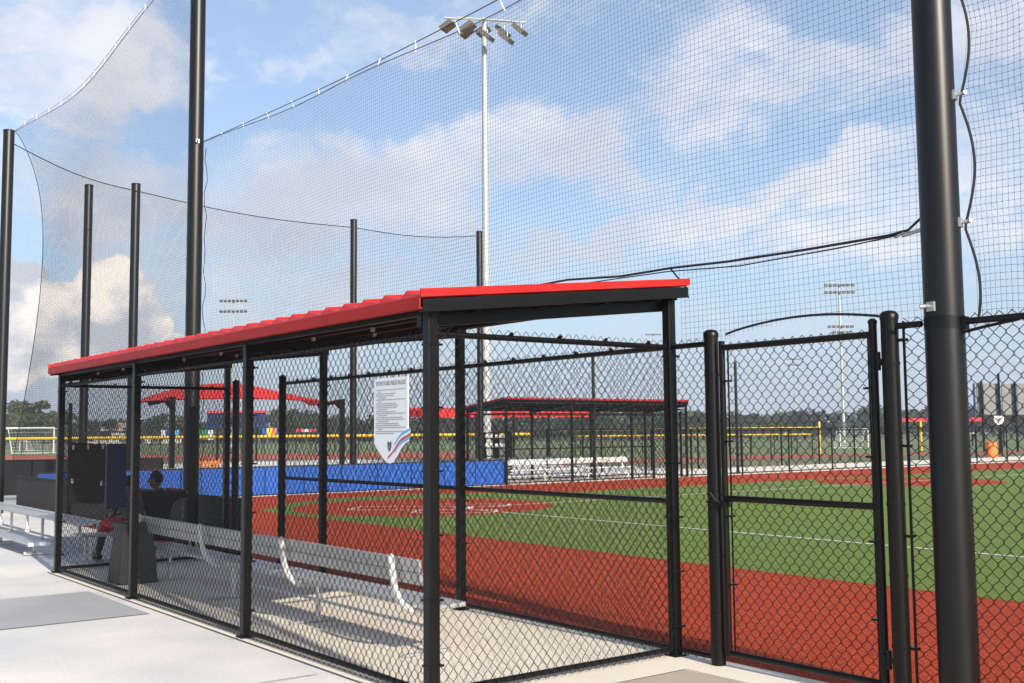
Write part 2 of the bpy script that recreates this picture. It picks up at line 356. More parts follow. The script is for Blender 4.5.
# ------------------------------------------------------------------ dugout
SQ = .038
def zroof(x): return 2.632+.107*(x+.14)
def make_dugout(o, near, label):
    """local frame: back row x=0, field row x=D, length along +y"""
    ox, oy = o
    t = thing('dugout', label, 'dugout', (ox, oy, 0))
    P = lambda x, y, z: (x+ox, y+oy, z)
    LL = L3
    for i in range(4):
        for x, top in ((0, 2.55), (D, 2.79)):
            mb = MB(); mb.box(P(x-SQ, i*S-SQ, 0), P(x+SQ, i*S+SQ, top))
            post = mb.build('post', M['black'], t, bevel=.006)
            bp_ = MB(); bp_.box(P(x-.062, i*S-.062, .003), P(x+.062, i*S+.062, .014))
            for sx in (-1, 1):
                for sy in (-1, 1): bp_.lathe([(.007, .014), (.007, .024)], P(x+sx*.051, i*S+sy*.051, 0), 6)
            bp_.build('base_plate', M['black'], post)
            if near and i == 0 or near:
                tb = MB()
                z = .22
                while z < 2.4:
                    tb.hexa([P(x+a_, i*S+b_, z+c_) for c_ in (0, .014) for a_, b_ in ((-SQ-.006, -SQ-.006), (SQ+.034, -SQ-.006), (SQ+.034, SQ+.006), (-SQ-.006, SQ+.006))]); z += .42
                tb.build_pieces('tension_band', M['black'], post)
    # roof sheet with flat wide ribs, running down the slope
    y0, y1, x0, x1 = -.12, LL+.05, -.14, D+.10
    rf = MB()
    prof = []; pitch = .285; n = int(round((y1-y0)/pitch)); pitch = (y1-y0)/n
    for i in range(n):
        b = y0+i*pitch
        prof += [(b, .004), (b+pitch-.035, .050), (b+pitch-.034, .066), (b+pitch-.008, .066), (b+pitch-.005, .004)]
    prof.append((y1, .0))
    vs = []; fs = []
    for (yy, dz) in prof:
        xe = x0+dz*.8
        vs += [P(xe, yy, zroof(x0)+dz), P(x1, yy, zroof(x1)+dz), P(x0-.012, yy, zroof(x0)-.012), P(x1, yy, zroof(x1)-.014)]
    m = len(prof)
    for i in range(m-1):
        a = 4*i; b = 4*(i+1)
        fs += [(a, b, b+1, a+1), (a+2, a+3, b+3, b+2), (a, a+2, b+2, b), (a+1, b+1, b+3, a+3)]
    fs += [(0, 1, 3, 2), (4*(m-1), 4*(m-1)+2, 4*(m-1)+3, 4*(m-1)+1)]
    rf.add(vs, fs)
    roof = rf.build('roof', M['red'], t)
    fa = MB(); fa.box(P(x0-.024, y0, 2.548), P(x0-.013, y1, 2.628)); fa.box(P(x0-.013, y0, 2.548), P(x0+.03, y1, 2.555))
    for i in range(1, 3): fa.box(P(x0-.027, i*3.02-.02, 2.549), P(x0-.0245, i*3.02+.02, 2.627))
    fa.build('fascia', M['redfascia'], roof)
    for ye in (y0-.016, y1+.002):
        tr = MB(); tr.hexa([P(x0-.02, ye, zroof(x0)-.008), P(x1+.01, ye, zroof(x1)-.008), P(x1+.01, ye+.014, zroof(x1)-.008), P(x0-.02, ye+.014, zroof(x0)-.008),
                 P(x0-.02, ye, zroof(x0)+.046), P(x1+.01, ye, zroof(x1)+.046), P(x1+.01, ye+.014, zroof(x1)+.046), P(x0-.02, ye+.014, zroof(x0)+.046)])
        tr.build('edge_trim', M['red'], roof)
    def slope_bar(mb, ya, yb, xa, xb, dz0, dz1):
        mb.hexa([P(xa, ya, zroof(xa)-dz1), P(xb, ya, zroof(xb)-dz1), P(xb, yb, zroof(xb)-dz1), P(xa, yb, zroof(xa)-dz1),
                 P(xa, ya, zroof(xa)-dz0), P(xb, ya, zroof(xb)-dz0), P(xb, yb, zroof(xb)-dz0), P(xa, yb, zroof(xa)-dz0)])
    for ya in (y0-.004, y1-.05):
        mb = MB(); slope_bar(mb, ya, ya+.05, x0-.004+.006, x1, .022, .105); mb.build('end_beam', M['black'], t)
    for i in range(4):
        ya = i*S + (.045 if i == 0 else -.03)
        mb = MB(); slope_bar(mb, ya, ya+.06, -.04, D+.06, .107, .195); mb.build('rafter', M['black'], t)
    for x in (.35, .95, 1.55, 2.1):
        mb = MB(); slope_bar(mb, y0+.05, y1-.055, x-.025, x+.025, .022, .118)
        z = 0
        pu = mb.build('purlin', M['black'], t)
    for x, w in ((.0, .03), (D, .03)):
        mb = MB(); slope_bar(mb, y0+.05, y1-.055, x-w, x+w, .03, .12); mb.build('header_beam', M['black'], t)
    bo = MB()
    for i in range(9):
        for x in (.35, .95): bo.box(P(x-.03, .3+i*1.0, zroof(x)-.15), P(x-.012, .34+i*1.0, zroof(x)-.118))
    bo.build_pieces('clip', M['steel'], t)
    # rails
    GY0, GY1 = 6.95, 8.43
    segs = [((0, 0), (0, LL), 'b'), ((0, 0), (D, 0), 'e'), ((0, LL), (D, LL), 'e'), ((D, 0), (D, GY0), 'f')]
    for a, b, kind in segs:
        zs = [RZ, .055] + ([1.19] if kind == 'f' else [])
        for z in zs:
            mb = MB(); rail(mb, P(a[0], a[1], z), P(b[0], b[1], z)); mb.build('rail', M['black'], t)
        cm = MB()
        zt = RZ+.055
        A, B = P(a[0], a[1], 0), P(b[0], b[1], 0)
        off = .027 if kind == 'f' else -.027
        dd = (Vector(B)-Vector(A)).normalized(); nn = Vector((-dd.y, dd.x, 0))*(.026 if kind == 'b' else -.026)
        A = Vector(A)+nn; B = Vector(B)+nn
        if near: chain_zig(cm, A, B, .012, zt)
        else: chain_far(cm, A, B, .01, zt, r=.0013)
        cm.build('chain_link_panel', M['wire'], t)
        if near:
            tm = MB(); ties(tm, P(a[0], a[1], 0), P(b[0], b[1], 0), RZ); tm.build_pieces('tie_wire', M['wire'], t)
    if near:    # tension bars beside the corner posts
        for x, y in ((.06, 0), (0, .06), (D-.06, 0), (0, LL-.06)):
            mb = MB(); mb.box(P(x-.006, y-.006, .03), P(x+.006, y+.006, RZ+.03)); mb.build('tension_bar', M['black'], t)
    for y in (GY0, GY1):
        mb = MB(); mb.lathe([(.048, 0), (.048, 2.45), (.053, 2.455), (.05, 2.49), (.02, 2.515)], P(D, y, 0), 16); mb.build('gate_post', M['black'], t)
    return t
dug = make_dugout((0, 0), True, 'open black dugout with red ribbed roof and chain link walls in the foreground')
d2 = make_dugout((0, 0), False, 'distant black dugout with flat red edged roof across the turf field')
d2.location = (18.3, 23.3+D, 0); d2.rotation_euler = (0, 0, -math.pi/2)

# round end posts, small panel, gate and right hand fence
fe = thing('chain_link_fence', 'black chain link fence with round posts right of the dugout', 'fence', (D, -.43, 0))
def round_post(parent, x, y, h, r):
    mb = MB(); mb.lathe([(r, 0), (r, h-.05)], (x, y, 0), 24)
    p = mb.build('post', M['black'], parent)
    c = MB(); c.lathe([(r+.004, h-.052), (r+.005, h-.025), (r*.96, h-.012), (r*.75, h), (r*.3, h+.006)], (x, y, 0), 24); c.build('post_cap', M['black'], p)
    b = MB()
    for z in (.35, .8, 1.25, 1.7, 2.15): b.lathe([(r+.004, z), (r+.004, z+.02)], (x, y, 0), 20, smooth=False)
    b.build_pieces('tension_band', M['black'], p)
    return p
G0, G1 = -.44, -1.98
round_post(fe, D, G0, 2.50, .054); round_post(fe, D, G1, 2.50, .056)
for z in (RZ, .055):
    mb = MB(); rail(mb, (D, 0, z), (D, G0, z)); mb.build('rail', M['black'], fe)
    mb = MB(); rail(mb, (D, G1, z), (D, -2.21, z)); mb.build('rail', M['black'], fe)
    mb = MB(); rail(mb, (D+.09, -2.41, z), (D+.09, -4.6, z)); mb.build('rail', M['black'], fe)
for a, b in ((-.03, G0+.05), (G1-.09, -2.215), (-2.425, -4.6)):
    cx_ = D+(.024 if a > -2.4 else .115); cm = MB(); chain_zig(cm, (cx_, a, 0), (cx_, b, 0), .012, RZ+.055); cm.build('chain_link_panel', M['wire'], fe)
mb = MB(); mb.box((D+.01, G1-.10, .03), (D+.02, G1-.085, RZ+.03)); mb.build('tension_bar', M['black'], fe)
bb = MB()
for z in (.35, 1.05, 1.62, 2.3): bb.box((D-.01, G1-.11, z), (D+.04, G1-.04, z+.018)); 
bb.build_pieces('brace_band', M['black'], fe)
mb = MB(); mb.lathe([(.1235, 2.36), (.1235, 2.44)], (2.36, -2.31, 0), 32); mb.box((D+.07, -2.47, 2.35), (D+.11, -2.42, 2.43)); mb.tube([(D+.07, -2.44, 2.33), (D+.08, -2.58, 2.355), (D+.09, -2.8, 2.385)], .010, 6); mb.build('rail_clamp', M['black'], fe)

ga = thing('walk_gate', 'closed black chain link walk gate between the two round posts', 'gate', (D, -.56, 0))
ya, yb, zt, zb = -.545, -1.855, 2.36, .085
fm = MB(); fm.tube([(D, ya, zb), (D, ya, zt+.05)], .024, 12); fm.tube([(D, yb, zb-.02), (D, yb, zt+.075)], .027, 12); fm.lathe([(.03, zt+.07), (.031, zt+.09), (.015, zt+.105)], (D, yb, 0), 14)
fm.tube([(D, ya, zt), (D, yb, zt)], .023, 10); fm.tube([(D, ya, zb+.02), (D, yb, zb+.02)], .023, 10)
fm.build('frame', M['black'], ga)
mb = MB(); mb.tube([(D, ya, 1.235), (D, yb, 1.235)], .023, 10); mb.build('mid_rail', M['black'], ga)
cm = MB(); chain_zig(cm, (D+.022, ya-.03, 0), (D+.022, yb+.02, 0), zb+.01, zt+.045); cm.build('chain_link_panel', M['wire'], ga)
mb = MB(); mb.box((D+.012, ya-.05, zb), (D+.02, ya-.04, zt)); mb.box((D+.012, yb+.045, zb), (D+.02, yb+.055, zt)); mb.build_pieces('tension_bar', M['black'], ga)
for z in (2.15, .24):
    mb = MB(); mb.box((D-.035, yb-.03, z), (D+.035, yb+.02, z+.06)); mb.lathe([(.018, z-.03), (.018, z+.09)], (D-.02, yb-.045, 0), 10); mb.box((D-.03, G1+.02, z+.01), (D+.03, yb-.02, z+.045)); mb.build('hinge', M['black'], ga)
mb = MB(); mb.tube([(D-.03, ya+.01, 1.2), (D-.08, ya+.03, 1.22), (D-.1, ya+.06, 1.28)], .009, 6); mb.box((D-.05, ya-.02, 1.17), (D+.03, G0-.03, 1.22)); mb.tube([(D-.06, G0-.05, 1.3), (D-.075, G0-.01, 1.22), (D-.06, G0+.03, 1.2)], .008, 6)
mb.build('latch', M['black'], ga)
mb = MB()
for z in (.5, 1.0, 1.55, 2.0): mb.box((D-.02, yb+.02, z), (D+.03, yb+.075, z+.014)); mb.box((D-.02, ya-.07, z+.1), (D+.03, ya-.02, z+.114))
mb.build_pieces('tension_band', M['black'], ga)

g2 = thing('swung_gate', 'far gate leaf swung wide open beside the dugout opening', 'gate', (D, 8.38, 0))
dv = Vector((math.sin(R(24)), math.cos(R(24)), 0)); A = Vector((D+.03, 8.46, 0)); B = A+dv*1.3
fm = MB(); 
for z in (.1, 1.15, 2.36): fm.tube([A+Vector((0, 0, z)), B+Vector((0, 0, z))], .023, 8)
for p in (A, B): fm.tube([p+Vector((0, 0, .08)), p+Vector((0, 0, 2.44))], .025, 8)
fm.build('frame', M['black'], g2)
cm = MB(); chain_zig(cm, A, B, .1, 2.4); cm.build('chain_link_panel', M['wire'], g2)

# ------------------------------------------------------------------ players' bench
def make_bench(label, y0, y1, sup, loc, group=None):
    t = thing('players_bench', label, 'bench', loc, group)
    ox, oy, _ = loc
    def plank(c, u, wdt, th, name):
        """board along y; c=(x,z) centre, u=direction of its width in xz"""
        u = Vector((u[0], 0, u[1])).normalized(); n = Vector((u.z, 0, -u.x)); c = Vector((c[0]+ox, 0, c[1]))
        prof = []
        k = 5
        for i in range(k):   # ribbed face
            a = -wdt/2+wdt*i/k; b = a+wdt/k-.007
            prof += [(a+.004, th/2), (b-.004, th/2), (b-.001, th/2-.013), (b+.006, th/2-.013)]
        prof = prof[:-2]+[(wdt/2, th/2-.004), (wdt/2, -th/2), (-wdt/2, -th/2), (-wdt/2, th/2-.004)]
        prof2 = [c+u*a+n*b for a, b in prof]
        mb = MB(); mb.prism([(p.x, y0+oy, p.z) for p in prof2], (0, y1-y0, 0)); mb.build(name, M['alu'], t)
    plank((.055, .735), (-.16, 1), .092, .035, 'backrest'); plank((.071, .637), (-.16, 1), .092, .035, 'backrest')
    plank((.24, .405), (1, .03), .15, .035, 'seat'); plank((.40, .41), (1, .03), .15, .035, 'seat')
    for y in sup:
        y += oy
        mb = MB()
        P = [(-.035, .80), (-.018, .76), (-.005, .66), (.015, .55), (.06, .45), (.13, .38), (.24, .355), (.48, .362)]
        # smooth
        Q = []
        for i in range(len(P)-1):
            for k in range(4):
                f = k/4; p0 = P[max(i-1, 0)]; p1 = P[i]; p2 = P[i+1]; p3 = P[min(i+2, len(P)-1)]
                Q.append(tuple(.5*((2*p1[j])+(-p0[j]+p2[j])*f+(2*p0[j]-5*p1[j]+4*p2[j]-p3[j])*f*f+(-p0[j]+3*p1[j]-3*p2[j]+p3[j])*f**3) for j in (0, 1)))
        Q.append(P[-1])
        mb.tube([(x+ox, y, z) for x, z in Q], .028, 10); mb.build('support_arm', M['alupaint'], t)
        mb = MB(); mb.tube([(.36+ox, y, .03), (.36+ox, y, .365)], .026, 12); mb.lathe([(.05, .012), (.05, .02), (.03, .03)], (.36+ox, y, 0), 12)
        mb.build('leg', M['alupaint'], t)
        mb = MB(); mb.bar((.08+ox, y, .018), (.54+ox, y, .018), .04, .022); mb.build('foot', M['alu'], t)
    mb = MB(); mb.tube([(.36+ox, sup[0]+oy, .20), (.36+ox, sup[-1]+oy, .20)], .014, 8); mb.build('brace', M['alupaint'], t)
    return t
make_bench('long ribbed aluminium bench with curved arms inside the near dugout', -3.18, 3.18, (-2.88, -.95, .99, 2.89), (.49, 4.16, 0))
b2 = make_bench('pale aluminium bench inside the distant dugout', -3.4, 3.4, (-3.1, -1.05, 1.05, 3.1), (0, 0, 0))
b2.location = (22.1, 25.0, 0); b2.rotation_euler = (0, 0, -math.pi/2)

# ------------------------------------------------------------------ bin, pads, sign
t = thing('trash_bin', 'dark grey tapered trash bin standing beside the seated pair', 'bin', (.44, 7.16, 0))
mb = MB(); b = .23; a = .175; h = .68
mb.add([(.44+sx*(b if z == 0 else a), 7.16+sy*(b if z == 0 else a), .004 if z == 0 else h) for z in (0, 1) for sx, sy in ((-1, -1), (1, -1), (1, 1), (-1, 1))],
       [(0, 3, 2, 1), (0, 1, 5, 4), (1, 2, 6, 5), (2, 3, 7, 6), (3, 0, 4, 7), (4, 5, 6, 7)]); mb.build('bin_body', M['bin'], t, bevel=.015)
mb = MB(); mb.add([(.44+sx*q_, 7.16+sy*q_, z) for q_, z in ((.19, h-.02), (.19, h+.02), (.15, h+.035)) for sx, sy in ((-1, -1), (1, -1), (1, 1), (-1, 1))],
       [(0, 3, 2, 1)]+[(i*4+k, i*4+(k+1) % 4, i*4+4+(k+1) % 4, i*4+4+k) for i in (0, 1) for k in range(4)]+[(8, 9, 10, 11)]); mb.build('rim', M['bin'], t, bevel=.004)

t = thing('hanging_mat', 'charcoal fabric mat tied by white clips to the far dugout end', 'mat', (.2, L3+.06, .9))
yy = L3+.045
mb = MB(); nx, nz_ = 12, 12; vs = []; fs = []
for side in (0, 1):
    for i in range(nx+1):
        for j in range(nz_+1):
            u, v = i/nx, j/nz_
            vs.append((.13+.46*u, yy+.012*side+.012*math.sin(u*9+v*3), 0.86+.79*v+.01*math.sin(u*6)))
for side in (0, 1):
    o_ = side*(nx+1)*(nz_+1)
    for i in range(nx):
        for j in range(nz_):
            q = [o_+i*(nz_+1)+j, o_+(i+1)*(nz_+1)+j, o_+(i+1)*(nz_+1)+j+1, o_+i*(nz_+1)+j+1]; fs.append(tuple(q if side == 0 else q[::-1]))
mb.add(vs, fs, True); mb.build('fabric', M['mat'], t)
for (x, z) in ((.17, 1.60), (.36, 1.60), (.55, 1.60), (.17, 1.16), (.54, 1.12)):
    mb = MB(); mb.box((x-.014, yy-.02, z-.032), (x+.014, yy-.006, z+.032)); mb.build('clip', M['white'], t, bevel=.006)
mb = MB(); mb.box((.61, yy-.01, .78), (.87, yy+.07, 1.64)); tag(mb.build('wall_pad', M['navy'], bevel=.02), 'navy blue pad leaning behind the charcoal mat at the dugout end', 'wall pad')

sg = thing('rules_sign', 'white banner shaped sign with a pointed foot and wavy stripes', 'sign', (-.045, .43, 1.5))
YL, YR, ZT, ZB = .655, .205, 2.125, 1.53     # left / right seen from outside
def SP(u, v, d=0): return (-.047-d, YL+(YR-YL)*u, ZT-(ZT-ZB)*v)
out = [SP(0, 0), SP(1, 0), SP(1, .74), SP(.90, .77), SP(.78, .83), SP(.66, .92), SP(.55, .985), SP(.45, 1.0), SP(.3, .955), SP(.15, .87), SP(0, .77)]
mb = MB(); mb.prism(out, (.006, 0, 0)); mb.build('board', M['sign'], sg)
def stripe(mb, v0, v1, u0, u1, d):
    n = 14; a = []; c = []
    for i in range(n+1):
        u = u0+(u1-u0)*i/n
        base = .985-.28*(max(0, u-.40)/.6)**.85+.018*math.sin((u-.4)*12)
        a.append(SP(u, base+v0, d)); c.append(SP(u, base+v1, d))
    mb.add(a+c, [(i, i+1, n+2+i, n+1+i) for i in range(n)])
mb = MB(); stripe(mb, -.055, -.025, .42, 1.08, .0015); mb.build('red_stripe', M['signred'], sg)
mb = MB(); stripe(mb, -.115, -.085, .62, 1.08, .0015); mb.build('blue_stripe', M['signblue'], sg)
mb = MB(); stripe(mb, -.083, -.057, .60, 1.08, .0012); mb.build('white_stripe', M['sign'], sg)
mb = MB(); stripe(mb, -.023, .006, .62, 1.06, .0012); mb.build('navy_stripe', M['signblue'], sg)
def text(s, size, u, v, width, m, parent, name, bold=0):
    cu = bpy.data.curves.new(name, 'FONT'); cu.body = s; cu.size = size; cu.align_x = 'LEFT'; cu.offset = bold
    o = bpy.data.objects.new(name, cu); col.objects.link(o)
    bpy.context.view_layer.update(); dg_ = bpy.context.evaluated_depsgraph_get()
    me = bpy.data.meshes.new_from_object(o.evaluated_get(dg_)); bpy.data.objects.remove(o)
    xs = [p.co.x for p in me.vertices]; x0_, x1_ = min(xs), max(xs); sc = width/(x1_-x0_)
    # text x -> -y world, text y -> z
    loc = Vector(SP(u, v, .0018)); off = wloc(parent)
    for p in me.vertices:
        c = p.co; p.co = Vector((loc.x, loc.y-(c.x-x0_)*sc, loc.z+c.y))-off
    me.update(); me.materials.append(m)
    ob = bpy.data.objects.new(name, me); col.objects.link(ob); ob.parent = parent
    return ob
text('SPORTS USE FIELD RULES', .040, .06, .085, .395, M['inkgrey'], sg, 'title_text', .0007)
tl = MB(); k = 0
rows = [(.06, .93), (.12, .22), (.06, .66), (.06, .60), (.12, .36), (.06, .93), (.12, .22), (.06, .66), (.06, .72), (.06, .70), (.12, .40), (.06, .66), (.06, .93), (.12, .40), (.06, .86), (.06, .92), (.12, .44), (.06, .74), (.06, .76), (.06, .93), (.12, .26), (.06, .90), (.06, .60)]
for i, (a, b) in enumerate(rows):
    v = .135+i*.0232
    u = a
    while u < b:      # worded line: short dashes of uneven length, too small to read
        w = random.uniform(.025, .075); e = min(u+w, b)
        tl.add([SP(u, v, .0018), SP(e, v, .0018), SP(e, v+.0085, .0018), SP(u, v+.0085, .0018)], [(0, 1, 2, 3)]); u = e+.012
tl.build('printed_lines', M['inkgrey'], sg)
em = MB(); c = (.47, .80)
em.add([SP(c[0]+dx, c[1]+dy, .0018) for dx, dy in ((-.06, -.05), (-.045, -.06), (-.02, -.045), (.02, -.045), (.045, -.06), (.06, -.05), (.055, .0), (.035, .04), (0, .062), (-.035, .04), (-.055, 0))], [tuple(range(11))])
eo = em.build('emblem', M['ink'], sg)
em = MB(); em.add([SP(c[0]+dx, c[1]+dy, .0028) for dx, dy in ((-.035, -.015), (.035, -.015), (.028, .01), (0, .035), (-.028, .01))], [(0, 1, 2, 3, 4)]); em.add([SP(c[0]+dx, c[1]+dy, .0028) for dx, dy in ((-.035, -.034), (.035, -.034), (.035, -.024), (-.035, -.024))], [(0, 1, 2, 3)]); em.build('emblem_face', M['board'], eo)
mb = MB()
for u, v in ((.03, .02), (.97, .02), (.97, .70), (.03, .72)):
    p = Vector(SP(u, v, .003)); mb.tube([p, p+Vector((.03, 0, .0))], .005, 6)
mb.build_pieces('fastener', M['steel'], sg)

# ------------------------------------------------------------------ low padded walls
def low_wall(name, a, b, h, front, back, label, th=.09, step=1.22):
    t = thing(name, label, 'padded wall', (a[0], a[1], 0))
    a = Vector((a[0], a[1], 0)); b = Vector((b[0], b[1], 0)); d = (b-a); L = d.length; d.normalize(); nrm = Vector((d.y, -d.x, 0))
    n = max(1, int(round(L/step))); w = L/n
    for i in range(n):
        p = a+d*(i*w+.012); q = a+d*((i+1)*w-.012)
        mb = MB(); mb.hexa([p+Vector((0, 0, .03)), q+Vector((0, 0, .03)), q+nrm*th+Vector((0, 0, .03)), p+nrm*th+Vector((0, 0, .03)), p+Vector((0, 0, h)), q+Vector((0, 0, h)), q+nrm*th+Vector((0, 0, h)), p+nrm*th+Vector((0, 0, h))])
        mb.build('pad', front, t, bevel=.015)
    mb = MB(); nb = -nrm
    mb.hexa([a+Vector((0, 0, 0)), b+Vector((0, 0, 0)), b+nb*.05, a+nb*.05, a+Vector((0, 0, h+.01)), b+Vector((0, 0, h+.01)), b+nb*.05+Vector((0, 0, h+.01)), a+nb*.05+Vector((0, 0, h+.01))]); mb.build('backing', back, t, bevel=.006)
    mb = MB(); mb.bar(a+nb*.025+Vector((0, 0, h+.025)), b+nb*.025+Vector((0, 0, h+.025)), .07, .03); mb.build('cap', back, t)
    return t
low_wall('backstop_wall', (3.4, 23.5), (18.35, 23.5), .80, M['blue'], M['padback'], 'bright blue padded backstop wall behind the home plate circle')
low_wall('side_wall', (2.70, 9.05), (2.70, 22.3), .77, M['blue'], M['padback'], 'dark backed low padded wall running left from the dugout')
mb = MB(); a = GP(-60, 29.5); b = GP(163, 31.5); mb.bar(Vector((a.x, a.y, .62)), Vector((b.x, b.y, .62)), .02, .95)
t = thing('windscreen_fence', 'low fence with dark windscreen behind the blue wall at left', 'fence', (a.x, a.y, 0)); mb.build('windscreen', M['screen'], t)
mb = MB(); mb.tube([(a.x, a.y, 1.1), (b.x, b.y, 1.1)], .02, 8); mb.build('rail', M['black'], t)
for i in range(6):
    p = a.lerp(b, i/5); mb = MB(); mb.tube([(p.x, p.y, 0), (p.x, p.y, 1.12)], .025, 8); mb.build('post', M['black'], t)
mb = MB(); mb.tube([(2.62, 17.8, 0), (2.62, 17.8, 2.42)], .038, 10); mb.lathe([(.042, 2.42), (.035, 2.45)], (2.62, 17.8, 0), 10); tag(mb.build('fence_post', M['black']), 'short black post just left of the dugout corner post', 'post')

# ------------------------------------------------------------------ netting poles
def net_pole(x, y, h, r, label, plates=()):
    t = thing('net_pole', label, 'pole', (x, y, 0), 'tall black netting poles')
    mb = MB(); mb.lathe([(r, 0), (r, h-.02), (r*.97, h)], (x, y, 0), 40); sh = mb.build('shaft', M['pole'], t)
    mb = MB(); mb.lathe([(r+.006, h-.012), (r+.006, h+.015), (r*.7, h+.03)], (x, y, 0), 32); mb.build('cap', M['pole'], t)
    for (z, ang) in plates:
        c = Vector((x+math.sin(ang)*(r+.004), y+math.cos(ang)*(r+.004), z)); nrm = Vector((math.sin(ang), math.cos(ang), 0)); s_ = Vector((nrm.y, -nrm.x, 0))
        mb = MB(); u = Vector((0, 0, .03)); w = s_*.028; n2 = nrm*.008
        mb.hexa([c-u-w-n2, c-u+w-n2, c-u+w+n2, c-u-w+n2, c+u-w-n2, c+u+w-n2, c+u+w+n2, c+u-w+n2])
        mb.tube([c, c+nrm*.05], .011, 8); mb.tube([c+nrm*.035, c+nrm*.07+s_*.03], .014, 6)
        mb.build('eye_bolt', M['steel'], t)
    return t
PRX, PRY = 2.36, -2.31
net_pole(PRX, PRY, 9.2, .121, 'thick black netting pole closest to the camera at right', ((2.50, R(-84)), (3.03, R(165)), (3.85, R(165))))
net_pole(2.35, 10.3, 10.6, .118, 'tall black pole rising past the frame behind the far dugout end', ((6.34, R(190)),))
net_pole(2.02, 21.3, 9.0, .125, 'leftmost black netting pole at the edge of the photo')
p = GP(83, 29.9); net_pole(p.x, p.y, 8.75, .115, 'left one of two netting poles close together behind the dugout end')
p = GP(131, 29.6); net_pole(p.x, p.y, 8.7, .12, 'right one of two netting poles close together behind the dugout end')
p = GP(353, 33.9); net_pole(p.x, p.y, 8.5, .105, 'netting pole behind the blue wall, midway over the dugout roof')
p = GP(480.5, 36.9); net_pole(p.x, p.y, 8.65, .105, 'netting pole just left of the white floodlight mast')
p = GP(594, 39.7); net_pole(p.x, p.y, 4.5, .06, 'short slim black pole rising over the distant dugout roof')
p = GP(737, 44.4); net_pole(p.x, p.y, 4.55, .06, 'short slim black pole seen through the walk gate')

# ------------------------------------------------------------------ nets
def net(name, label, fn, L, zlo, zhi, cell=.045, r=.00105, seg=8, knots=None, knot_r=.0034, extra=None):
    """fn(s,z)->Vector; zlo(s), zhi(s)"""
    t = thing(name, label, 'netting', fn(0, zlo(0)), 'safety nets round the field')
    mb = MB(); ns = int(L/cell)
    zmin = min(zlo(i*cell) for i in range(ns+1)); zmax = max(zhi(i*cell) for i in range(ns+1)); nz_ = int((zmax-zmin)/cell)
    for i in range(ns+1):
        s_ = i*cell; a, b = zlo(s_), zhi(s_); n = max(1, int((b-a)/(cell*seg)))
        mb.tube([fn(s_, a+(b-a)*k/n) for k in range(n+1)], r, 3, caps=False)
    for j in range(nz_+1):
        z = zmin+j*cell; run = []
        k = 0; step = seg
        while k <= ns:
            s_ = k*cell
            if zlo(s_) <= z <= zhi(s_): run.append(fn(s_, z))
            else:
                if len(run) > 1: mb.tube(run, r, 3, caps=False)
                run = []
            k += 2 if (abs(zlo(s_)-z) < .6 or abs(zhi(s_)-z) < .6) else step
        if len(run) > 1: mb.tube(run, r, 3, caps=False)
    mesh = mb.build('mesh', M['net'], t)
    if knots:
        kb = MB(); s0, s1 = knots
        for i in range(int(s0/cell), int(s1/cell)):
            for j in range(nz_+1):
                s_ = i*cell; z = zmin+j*cell
                if not (zlo(s_) <= z <= zhi(s_)): continue
                c = fn(s_, z); q = knot_r
                kb.add([c+Vector(v) for v in ((q, 0, 0), (0, q, 0), (-q, 0, 0), (0, -q, 0), (0, 0, q), (0, 0, -q))],
                       [(0, 1, 4), (1, 2, 4), (2, 3, 4), (3, 0, 4), (1, 0, 5), (2, 1, 5), (3, 2, 5), (0, 3, 5)])
        kb.build('knots', M['net'], t)
    return t
NX = 2.42
# near side net: s runs from the near pole (y=-2.31) towards the far one (y=10.25)
def wob(y, z): return .045*math.sin(1.3*y+.8*z)+.03*math.sin(2.9*z-1.1*y)
def fnR(s_, z):
    y = PRY+.02+s_
    return Vector((NX+.10*math.exp(-s_/.5)+wob(y, z)*min(1, (z-2.3)/1.2+.25)*min(1, s_*2), y+.018*math.sin(2.1*z+.6*y)+.01*math.sin(5*z), z))
LR = 12.5
def ztop(s_):
    return 6.1+.24*(s_/LR)-.20*math.sin(math.pi*s_/LR)
def zbot(s_):
    y = PRY+.02+s_
    if y < .08:
        if y > -1.90 and y < -.5: u = (y+1.9)/1.4; return 2.47+.06*math.sin(math.pi*min(1, max(0, u)))
        return 2.44
    if y < 8.7: return 3.06+.05*(y/1.5 if y < 1.5 else 1)
    return .85
nr = net('safety_net', 'fine black net strung above the gate and dugout roof', fnR, LR, zbot, ztop, knots=(.1, 6.2))
def cable(parent, pts, r, name, m='cable', n=6): 
    mb = MB(); mb.tube(pts, r, n); return mb.build(name, M[m], parent)
cable(nr, [fnR(LR*i/60, ztop(LR*i/60)+.0) for i in range(61)], .0075, 'top_rope', 'rope')
cable(nr, [Vector((NX, PRY+.1+(LR-.15)*i/40, 6.145+.2*(i/40)-.14*math.sin(math.pi*i/40))) for i in range(41)], .006, 'support_cable')
tieb = MB()
for i in range(1, 16):
    s_ = LR*i/16; p = fnR(s_, ztop(s_)); tieb.tube([p+Vector((0, 0, -.03)), Vector((NX, p.y+.02, 6.165+.2*(s_/LR)-.14*math.sin(math.pi*s_/LR)))], .007, 5)
tieb.build_pieces('tie', M['white'], nr)
